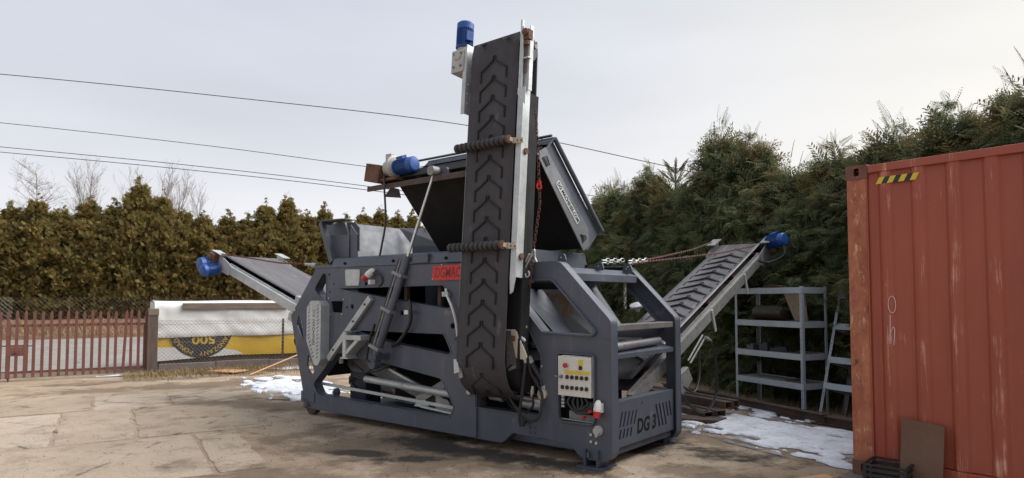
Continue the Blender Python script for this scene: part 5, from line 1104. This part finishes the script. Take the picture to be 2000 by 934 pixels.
# corrugated long side: trapezoidal ribs
xsr = [.168]; dep = [.0]; x = .25; top = True
pts = [(.168, .03), (.20, .037)]; x = .305-.03
while x < LC-.3:
    pts += [(x-.03, .032), (x-.008, .015), (x+.012, .010), (x+.048, .010), (x+.068, .015), (x+.090, .032), (x+.108, .037), (x+.19, .037)]; x += .245
pts += [(LC-.17, .010)]
pz = [ZB+.165, ZB+HC-.075]; vs = [(a, b, z) for z in pz for a, b in pts]; n = len(pts)
NZ = 10; vs = [(a, b+.006*MN.noise((a*2, z*1.5, 3)), z) for z in [pz[0]+(pz[1]-pz[0])*k/NZ for k in range(NZ+1)] for a, b in pts]
mb = MB().add(vs, [(k*n+i, k*n+i+1, (k+1)*n+i+1, (k+1)*n+i) for k in range(NZ) for i in range(n-1)]); cp = mb.build('corrugated_side', 'containerpaint', co); md = cp.modifiers.new('t', 'SOLIDIFY'); md.thickness = .004; bv = cp.modifiers.new('b', 'BEVEL'); bv.width = .008; bv.segments = 2; bv.limit_method = 'ANGLE'; bv.angle_limit = rad(18)
MB().bx(.173, LC-.18, -.004, .07, ZB+HC-.078, ZB+HC-.012).build('top_rail', 'containerpaint', co, .006)
MB().bx(.173, LC-.18, .0, .05, ZB+.012, ZB+.16).build('bottom_rail', 'containerpaint', co, .004)
MB().bx(.06, LC-.06, .055, WC-.06, ZB+HC-.05, ZB+HC-.03).build('roof', 'containerpaint', co); MB().bx(.06, LC-.06, WC-.06, WC-.03, ZB+.1, ZB+HC-.05).build('far_side', 'containerpaint', co); MB().bx(.02, .05, .10, WC-.06, ZB+.05, ZB+HC-.03).build('door_end', 'containerpaint', co)
MB().bx(.06, LC-.06, .06, WC-.06, ZB+.05, ZB+.08).build('floor', 'rustdark', co); MB().bx(LC-.05, LC-.02, .06, WC-.06, ZB+.05, ZB+HC-.03).build('blind_end', 'containerpaint', co)
for z in (.40, 1.02, 1.68, 2.32): MB().bx(-.014, .0, .03, .11, ZB+z, ZB+z+.10).build('hinge', 'casting', co, .004)
tp = empty('hazard_tape', (0, 0, 0), 0, co)
for i in range(7):
    x = .235+i*.043; z0, z1 = ZB+2.42, ZB+2.475; mb = MB().add([(x, .002, z0), (x+.043, .002, z0), (x+.072, .002, z1), (x+.029, .002, z1)], [(0, 1, 2, 3)]); mb.build('tape_stripe', 'yellow' if i % 2 == 0 else 'black', tp)
ck = MB()
def stroke(pts, r=.0032): ck.tube(spline([(a, .004, b) for a, b in pts], 4), r, 5)
stroke([(.335+.028*math.cos(t*.7), ZB+1.42+.068*math.sin(t*.7)) for t in range(10)]); stroke([(.32, ZB+1.33), (.318, ZB+1.22), (.312, ZB+1.10)]); stroke([(.312, ZB+1.17), (.338, ZB+1.235), (.35, ZB+1.22), (.347, ZB+1.15), (.34, ZB+1.09)])
ck.build('chalk_mark', 'chalk', co)
ck = MB()
def stroke2(pts, r=.002): ck.tube(spline([(a, -.003, b) for a, b in pts], 4), r, 5)
stroke2([(.045, ZB+1.24), (.075, ZB+1.36), (.105, ZB+1.2)]); stroke2([(.06, ZB+1.28), (.105, ZB+1.33)]); stroke2([(.05, ZB+1.14), (.09, ZB+1.22)]); stroke2([(.06, ZB+1.22), (.10, ZB+1.12)]); stroke2([(.055, ZB+.70), (.075, ZB+.80), (.095, ZB+.70)]); stroke2([(.06, ZB+.74), (.092, ZB+.74)])
stroke2([(.03, ZB+1.55), (.035, ZB+1.38)]); stroke2([(.06, ZB+1.52), (.062, ZB+1.40)]); stroke2([(.03, ZB+1.46), (.062, ZB+1.47)]); kind(ck.build('chalk_mark', 'rub', co), 'stuff')
cbm = co.matrix_basis.copy() if False else Matrix.Translation((2.88, 5.69, 0)) @ Matrix.Rotation(math.atan2(-.769, .64), 4, 'Z')
def CW(p): return cbm @ Vector(p)
# rusty plate leaning on the container
pl = empty('steel_plate', CW((.40, -.13, 0)), math.atan2(-.769, .64)); tag(pl, 'brown rusty steel plate leaning against the red container', 'plate')
o = MB().plate(rnd([(0, 0), (.30, 0), (.30, .53), (0, .56)], .006), [], -.004, .004).build('plate', 'rustplate', pl, .001); o.rotation_euler = (rad(-10.5), 0, 0)
# black plastic crate at the container foot
cr_ = empty('plastic_crate', CW((.20, -.16, 0)), math.atan2(-.769, .64)+rad(8)); tag(cr_, 'black slatted plastic crate on the ground in front of the container', 'crate')
o = MB().bx(0, .30, -.20, .10, .001, .012).build('crate_floor', 'black', cr_)
for k in range(4): MB().bx(0, .30, -.20, -.19, .03+k*.042, .055+k*.042).build('slat', 'black', cr_); MB().bx(0, .30, .09, .10, .03+k*.042, .055+k*.042).build('slat', 'black', cr_); MB().bx(0, .01, -.189, .089, .03+k*.042, .055+k*.042).build('slat', 'black', cr_); MB().bx(.29, .30, -.189, .089, .03+k*.042, .055+k*.042).build('slat', 'black', cr_)
for x, y in ((0, -.2), (.28, -.2), (0, .08), (.28, .08)): MB().bx(x-.003, x+.023, y-.003, y+.023, .0125, .20).build('corner_post', 'black', cr_)
MB().band(rnd([(-.008, -.208), (.308, -.208), (.308, .108), (-.008, .108)], .02), .02, .198, .212, 'z').build('rim', 'black', cr_)
# concrete pad under the corner, board in front
tag(MB().plate([(2.70, 5.60), (2.98, 5.86), (3.18, 5.62), (2.92, 5.38)], [], .0, .028, 'z').build('paving_block', 'concrete', None, .006), 'flat mossy concrete block under the container corner', 'block')
tag(MB().plate([(2.20, 5.48), (2.62, 5.66), (2.66, 5.56), (2.30, 5.38)], [], .012, .03, 'z').build('wood_offcut', 'freshwood', None, .003), 'light wooden board lying at the bottom edge by the container', 'board')

# ------------------------------------------------------------------ shelves by the hedge
def shelf(name, loc, rz, levels, lean, lab, sharp=1.21, dep=.45, H=1.66):
    e = empty(name, loc, rz); e.rotation_euler = (lean, 0, rz); tag(e, lab, 'shelf', 'steel shelving units')
    for x in (0, sharp-.04):
        for y in (0, dep-.04):
            s = 1 if x == 0 else -1; q = 1 if y == 0 else -1; xx = x if x == 0 else x+.04; yy = y if y == 0 else y+.04
            holes = [rnd([(xx+s*.015, .04+.05*k), (xx+s*.024, .04+.05*k), (xx+s*.024, .065+.05*k), (xx+s*.015, .065+.05*k)], 0) for k in range(int(H/.05)-1)]
            m = MB(); m.plate([(min(xx, xx+s*.04), 0), (max(xx, xx+s*.04), 0), (max(xx, xx+s*.04), H), (min(xx, xx+s*.04), H)], holes, yy, yy+q*.003)
            m.bx(xx, xx+s*.003, yy+q*.003, yy+q*.04, 0, H); m.build('post', 'shelf', e)
    for z in levels:
        for y in (-.004, dep+.001): MB().bx(.0, sharp, y, y+.004, z-.045, z+.035).build('beam', 'shelf', e, .002)
        for x in (-.004, sharp): MB().bx(x, x+.004, .0, dep, z-.045, z+.035).build('end_beam', 'shelf', e, .002)
        if z < 1.4: MB().bx(.01, sharp-.01, .012, dep-.012, z+.012, z+.027).build('shelf_board', 'wood', e)
    return e
rz = math.atan2(-1.1, .5)
s1 = shelf('shelf_unit', (3.26, 9.75, 0), rz, (.36, .74, 1.16, 1.61), 0, 'upright galvanised shelving unit before the hedge')
s2 = shelf('shelf_unit', (3.92, 8.60, 0), rz, (.40, .74, 1.18, 1.60), rad(-15), 'tilted galvanised shelving unit half hidden by the red container')
s1m = Matrix.Translation((3.26, 9.75, 0)) @ Matrix.Rotation(rz, 4, 'Z')
def SW(p): return s1m @ Vector(p)
# things on the upright shelf
mb = MB(); vs = []
bp = [SW(p) for p in ((.82, .10, 1.56), (1.16, .10, 1.56), (1.16, .15, 1.20), (.95, .15, 1.20))]; mb.add(bp+[p+Vector((.009, .004, 0)) for p in bp], [(0, 1, 2, 3), (7, 6, 5, 4), (0, 4, 5, 1), (1, 5, 6, 2), (2, 6, 7, 3), (3, 7, 4, 0)]); tag(mb.build('board_offcut', 'cardboard'), 'tan board offcut standing on the second shelf from the top', 'board')
tag(MB().tube(spline([SW(p) for p in ((.05, .2, 1.45), (.3, .2, 1.62), (.55, .2, 1.68), (.8, .22, 1.63), (.9, .24, 1.56))], 8), .012, 6).build('bent_strip', 'rust'), 'thin bent brown strip arching over the top of the shelving', 'strip')
rdm = MB(); rdm.lathe(SW((.10, .32, 1.295)), SW((1, 0, 0))-SW((0, 0, 0)), [(0, .06), (.01, .10), (.30, .105), (.53, .10), (.55, .06)], 20); tag(rdm.build('rusty_drum', worn('brown_black_drum_rust', (.035, .022, .016), (.05, .03, .02))), 'dark rusty drum lying on the second shelf from the top', 'drum')
for i, (x, w, h) in enumerate(((.16, .16, .07), (.34, .14, .09), (.5, .22, .05))):
    q = MB(); c = SW((x+w/2, .12+.05*i, .767+h/2)); R = Matrix.Rotation(rz+.3*i, 3, 'Z'); q.box(c, (w, .14, h), R); q.box(c+Vector((0, 0, h*.6)), (w*.5, .05, h*.4), R); q.box(c+R @ Vector((w*.3, -.05, h*.2)), (.05, .08, h*1.2), R)
    tag(q.build('machine_part', 'greydark', None, .003), ['small dark machine part at the left end of the third shelf down', 'tall dark machine part second from the left on third shelf down', 'long flat dark machine part third from the left on third shelf down'][i], 'part', 'parts on the third shelf')
q = MB(); q.box(SW((.45, .2, .395)), (.7, .25, .012), Matrix.Rotation(rz+.08, 3, 'Z')); tag(q.build('sheet_offcut', 'galvdirty', None, .002), 'thin grey sheet lying on the lowest shelf', 'sheet')

# ------------------------------------------------------------------ beams and profiles on the ground at right
def ibeam(name, a, b, w, h, lab, mat='rustdark', group='steel beams by the hedge', z0=.012):
    a = Vector((*a, z0)); b = Vector((*b, z0)); d = (b-a); L = d.length; mb = MB(); t = .012
    mb.bx(0, L, -w/2, w/2, 0, t); mb.bx(0, L, -w/2, w/2, h-t, h); mb.bx(0, L, -t/2, t/2, t, h-t)
    o = mb.build(name, mat, None, .002); o.location = a; o.rotation_euler = (0, 0, math.atan2(d.y, d.x)); return tag(o, lab, 'beam', group)
ibeam('steel_beam', (2.45, 10.85), (3.70, 7.95), .10, .12, 'long rusty steel beam lying in front of the shelving')
ibeam('steel_beam', (3.72, 7.98), (4.55, 6.5), .10, .10, 'shorter rusty beam running on behind the red container')
ibeam('steel_beam', (2.62, 9.75), (3.02, 9.0), .07, .06, 'short dark beam edged with snow before the long beam')
def channel(a, b, w, h, z0, lab, mat='rustdark'):
    a = Vector((*a, z0)); b = Vector((*b, z0)); d = (b-a); L = d.length; mb = MB().prism([(-w/2, 0), (w/2, 0), (w/2, h), (w/2-.01, h), (w/2-.01, .01), (-w/2+.01, .01), (-w/2+.01, h), (-w/2, h)], 0, L, 'x')
    mb.bx(0, L, -w/2+.011, w/2-.011, h-.01, h); o = mb.build('steel_profile', mat, None, .002); o.location = a; o.rotation_euler = (0, 0, math.atan2(d.y, d.x)); return tag(o, lab, 'profile', 'steel profiles stacked beside the machine')
channel((1.72, 9.75), (2.42, 8.25), .14, .09, .02, 'lower left rusty box profile beside the machine')
channel((1.95, 9.85), (2.60, 8.35), .14, .09, .02, 'lower right rusty box profile beside the machine')
channel((1.86, 9.95), (2.72, 8.42), .13, .09, .115, 'upper rusty box profile with its open end by the snow')
channel((2.02, 10.1), (2.86, 8.55), .10, .09, .115, 'narrow upper profile nearest the hedge')
tag(MB().plate([(1.95, 8.15), (2.45, 8.0), (2.62, 8.2), (2.05, 8.45)], [], .015, .05, 'z').build('steel_sheet', 'rustdark', None, .003), 'dark steel sheet lying before the stacked profiles', 'sheet')

# ------------------------------------------------------------------ gate and fence at left
FD = Vector((D1.x, D1.y, 0)); FN = Vector((-D2.x, -D2.y, 0))
frz = math.atan2(D1.y, D1.x)
def fenceframe(name, a, b=0.): p = fp(a, b); return empty(name, (p[0], p[1], 0), frz)
def picket(par, x, z0, z1, lean=0.):
    w = .05; m = MB().prism(rnd([(x-w/2, z0), (x+w/2, z0), (x+w/2+lean, z1-.05), (x+.008+lean, z1), (x-.008+lean, z1), (x-w/2+lean, z1-.05)], 0), -.034, -.018); return m.build('picket', 'redpaint', par, .002)
ga = fenceframe('gate_leaf', -2.30); tag(ga, 'right leaf of the red picket gate, with the lock box', 'gate')
GW = 2.20
xs_ = [-.02+.128*i for i in range(18)]
for i, x in enumerate(xs_):
    if x < GW: picket(ga, x+.03, .07, 1.27+random.uniform(-.012, .012), -.0 if i != 14 else .05)
MB().bx(.0, GW, -.016, .024, .98, 1.03).build('upper_rail', 'redpaint', ga, .003); MB().bx(.0, GW, -.016, .024, .145, .185).build('lower_rail', 'redpaint', ga, .003)
MB().bx(GW-.06, GW, -.0175, .03, .146, 1.029).build('hinge_stile', 'redpaint', ga, .003); MB().bx(-.0, .05, -.0175, .03, .05, 1.05).build('lock_stile', 'redpaint', ga, .003)
MB().bx(.0, .30, -.03, .02, .46, .62).build('lock_box', 'redpaint', ga, .004); MB().bx(.01, .30, -.026, .02, .625, .66).build('lock_rail', 'redpaint', ga); MB().bx(.27, .31, -.026, .02, .19, .98).build('lock_stile', 'redpaint', ga)
MB().cyl((.13, -.06, .53), (.13, -.03, .53), .012, 8).build('handle', 'rustdark', ga); MB().beam((.10, -.06, .53), (.20, -.06, .52), .015, .012).build('handle', 'rustdark', ga); MB().cyl((-.12, -.01, .645), (.38, -.01, .635), .010, 8).build('slide_bolt', 'rustdark', ga); MB().cyl((.03, .0, .0), (.03, .0, .1), .012, 8).build('drop_bolt', 'rustdark', ga)
gb_ = fenceframe('gate_leaf', -4.60); tag(gb_, 'left leaf of the red picket gate, cut by the picture edge', 'gate')
for i in range(18):
    if .128*i+.03 < 2.22: picket(gb_, .128*i+.02, .05, 1.26)
MB().bx(0, 2.22, -.016, .024, .95, 1.0).build('upper_rail', 'redpaint', gb_, .003); MB().bx(0, 2.22, -.016, .024, .12, .16).build('lower_rail', 'redpaint', gb_, .003); MB().bx(2.17, 2.225, -.0175, .03, .05, 1.02).build('lock_stile', 'redpaint', gb_, .003)
po = fenceframe('fence_post', 0); tag(po, 'thick old wooden post between the red gate and the wire fence', 'post'); MB().plate([(-.10, -.09), (.09, -.09), (.10, .09), (-.09, .08)], [], -.02, 1.16, 'z').build('post_shaft', 'woodpost', po, .012); MB().plate([(-.03, .085), (.10, .085), (.10, .13), (-.03, .13)], [], .0, 1.10, 'z').build('post_brace', 'woodpost', po, .006)
tag(MB().bx(-.09, .10, -.10, .10, 1.16, 1.30).build('post_cap', 'wood', po, .004), '', '') if False else MB().bx(-.09, .10, -.10, .10, 1.161, 1.30).build('post_cap', 'wood', po, .01)
def wire_mesh(par, x0, x1, z0, z1, p, r, mat, y=0., name='wire_mesh', bump=.0):
    vs = []; fs = []; h = z1-z0
    def seg(a, b):
        o = len(vs)
        for q in (a, b): vs.extend([(q[0], y-r, q[1]), (q[0], y+r, q[1]-r), (q[0], y+r, q[1]+r)])
        fs.extend([(o, o+1, o+4, o+3), (o+1, o+2, o+5, o+4), (o+2, o, o+3, o+5)])
    x = x0-h
    while x < x1:
        for s in (0, 1):
            a = (x, z0) if s == 0 else (x, z1); b = (x+h, z1) if s == 0 else (x+h, z0)
            t0 = max(0, (x0-a[0])/h); t1 = min(1, (x1-a[0])/h)
            if t1 > t0: seg((a[0]+h*t0, a[1]+(b[1]-a[1])*t0), (a[0]+h*t1, a[1]+(b[1]-a[1])*t1))
        x += p
    return kind(MB().add(vs, fs).build(name, mat, par), 'stuff')
fe = fenceframe('wire_fence', .11); tag(fe, 'sagging wire mesh fence on a dirty concrete plinth before the tarpaulin', 'fence')
for k in range(5):
    x0 = .0+k*1.05; MB().bx(x0, x0+1.04, -.045, .045, -.02, .20+random.uniform(-.015, .015)).build('plinth_block', 'concrete', fe, .008)
wire_mesh(fe, 0, 5.2, .20, 1.06, .075, .003, 'wire')
for z0, sg in ((1.06, .05), (.98, .0), (.62, .01)): MB().tube([(x*.26, -.006, z0-sg*math.sin(math.pi*(x/20)))for x in range(21)], .003, 5, False).build('tension_wire', 'wire', fe)
for x in (2.4, 4.9): MB().bx(x-.02, x+.02, .05, .09, 0, 1.06).build('stake', 'rustdark', fe)
# ------------------------------------------------------------------ tarpaulined stack behind the fence
TX0, TX1, TY, TZ = .06, 5.6, .62, 1.335
ts = fenceframe('tarpaulin_stack', 0); tag(ts, 'long stack under white tarpaulin with upside-down yellow banner', 'stack')
def tarp_surface(name, mat, zs, ybase, x0, x1, NX=140, amp=.032, sd=0.):
    vs = []; m = len(zs)
    for i in range(NX+1):
        x = x0+(x1-x0)*i/NX
        for z, yy in zs: vs.append((x, ybase+yy+amp*MN.noise((x*1.6+sd, z*2.2, sd))+amp*.6*MN.noise((x*4+z*3+sd, z*4, 1))+amp*.35*MN.noise((x*9-z*6, z*9, 2)), z+.02*MN.noise((x*1.1+sd, 4, z))))
    return MB().add(vs, [(i*m+j, (i+1)*m+j, (i+1)*m+j+1, i*m+j+1) for i in range(NX) for j in range(m-1)], True).build(name, mat, ts, 0, ang=70)
tarp_surface('white_sheet', 'tarp', [(.69, -.02), (.72, -.035), (.80, -.03), (.86, -.025), (.92, -.02), (.98, -.015), (1.05, -.01), (1.12, .0), (1.2, .0), (1.28, .01), (1.33, .02), (1.38, .045), (1.415, .10), (1.43, .25), (1.435, .5), (1.44, .8), (1.445, 1.1), (1.445, 1.5), (1.40, 1.62), (.4, 1.66)], TY, TX0, TX1, sd=2)
tarp_surface('yellow_sheet', 'tarpyellow', [(.26, .02), (.34, .012), (.44, .01), (.54, .01), (.64, .012), (.74, .015)], TY, TX0, TX1, 140, .012, 5)
MB().add([(TX0, TY+.0, .05), (TX0, TY+1.6, .05), (TX0, TY+1.6, 1.43), (TX0, TY+.3, 1.42), (TX0, TY+.05, 1.3)], [(0, 1, 2, 3, 4)]).build('end_sheet', 'tarp', ts)
MB().bx(TX0+.03, TX1, TY+.08, TY+1.5, .0, 1.22).build('stack_core', 'woodpost', ts)
yb = TY-.006
# white banner corner, dark roundel and upside-down lettering, a printed sheet laid over the yellow one
mb = MB().add([(TX0+.0, yb, .20), (1.80, yb, .29), (1.66, yb-.001, .37), (1.3, yb-.002, .45), (.7, yb-.002, .47), (TX0, yb-.002, .49)], [(0, 1, 2, 3, 4, 5)]); mb.build('banner_white', 'tarp', ts)
RC = (.95, .86); RR = .62; pts = [(RC[0]+RR*math.cos(t), RC[1]+RR*math.sin(t)) for t in [math.pi*(1.08+.84*i/24) for i in range(25)]]; pts = [p for p in pts if p[1] < .72]
pts = [(RC[0]+math.sqrt(RR**2-.15**2)*-1, .71)]+pts+[(RC[0]+math.sqrt(RR**2-.15**2), .71)]
MB().add([(a, yb-.006, b) for a, b in pts], [list(range(len(pts)))]).build('banner_roundel', 'inkdark', ts)
def letters(mb, txt, R0, a0, da, size):
    for i, chh in enumerate(txt):
        if chh == ' ': continue
        a = a0+da*i; c = math.cos(a); s_ = math.sin(a)
        X = Vector((s_*1, 0, -c)); U = Vector((c, 0, s_))          # letter tops point outwards, upside down at the bottom
        m4 = Matrix(((X.x, U.x, 0, RC[0]+R0*c), (0, 0, -1, yb-.009), (X.z, U.z, 0, RC[1]+R0*s_), (0, 0, 0, 1))); text_on(mb, chh, size, m4, depth=.0006)
mb = MB(); letters(mb, 'AWDZANY', .525, math.pi*2-rad(26), -rad(10.6), .125); mb.build('lettering', 'inkyellow', ts)
mb = MB(); letters(mb, '        PONAD', .525, math.pi*2-rad(26), -rad(10.6), .125)
m4 = Matrix(((-1, 0, 0, RC[0]+.05), (0, 0, -1, yb-.009), (0, -1, 0, .63), (0, 0, 0, 1))); mb.build('lettering', 'inkyellow', ts); text_on(MB(), '500', .25, m4, depth=.0006, xs=1.25, bold=.006).build('lettering', 'inkyellow', ts)
pk = fenceframe('wood_plank', .58, .60); tag(pk, 'weathered wooden plank lying along the white tarpaulin', 'plank'); MB().bx(0, 2.15, -.03, .05, 1.27, 1.40).build('plank', 'wood', pk, .006)
# boards on the ground, leaning rod, loose boards
tag(MB().plate([(-6.10, 13.35), (-5.95, 13.75), (-5.35, 13.6), (-5.50, 13.2)], [], .03, .055, 'z').build('board', 'freshwood', None, .003), 'orange-brown board lying in the dry grass by the fence', 'board')
tag(MB().plate([(-6.18, 13.42), (-5.98, 13.80), (-5.75, 13.7), (-5.9, 13.33)], [], .012, .03, 'z').build('board', 'freshwood', None, .003), 'second thin board under the orange one in the grass', 'board')
tag(MB().tube([(-5.05, 12.9, .03), (-4.45, 14.5, .36)], .014, 6).build('wooden_rod', 'freshwood'), 'thin light wooden rod leaning across the fence foot', 'rod')
# wire fence on the verge beyond the road
ff2 = fenceframe('verge_fence', -14, 16.6); tag(ff2, 'pale wire mesh fence below the olive hedge beyond the road', 'fence'); wire_mesh(ff2, 0, 34, .45, 1.55, .16, .0025, 'wire'); wire_mesh(ff2, 6.2, 10.2, .46, 1.56, .16, .005, 'wirelight', -.02)
for k in range(12): MB().cyl((k*3, .03, .2), (k*3, .03, 1.6), .025, 8).build('fence_stake', 'rustdark', ff2)
bpy.context.view_layer.update()
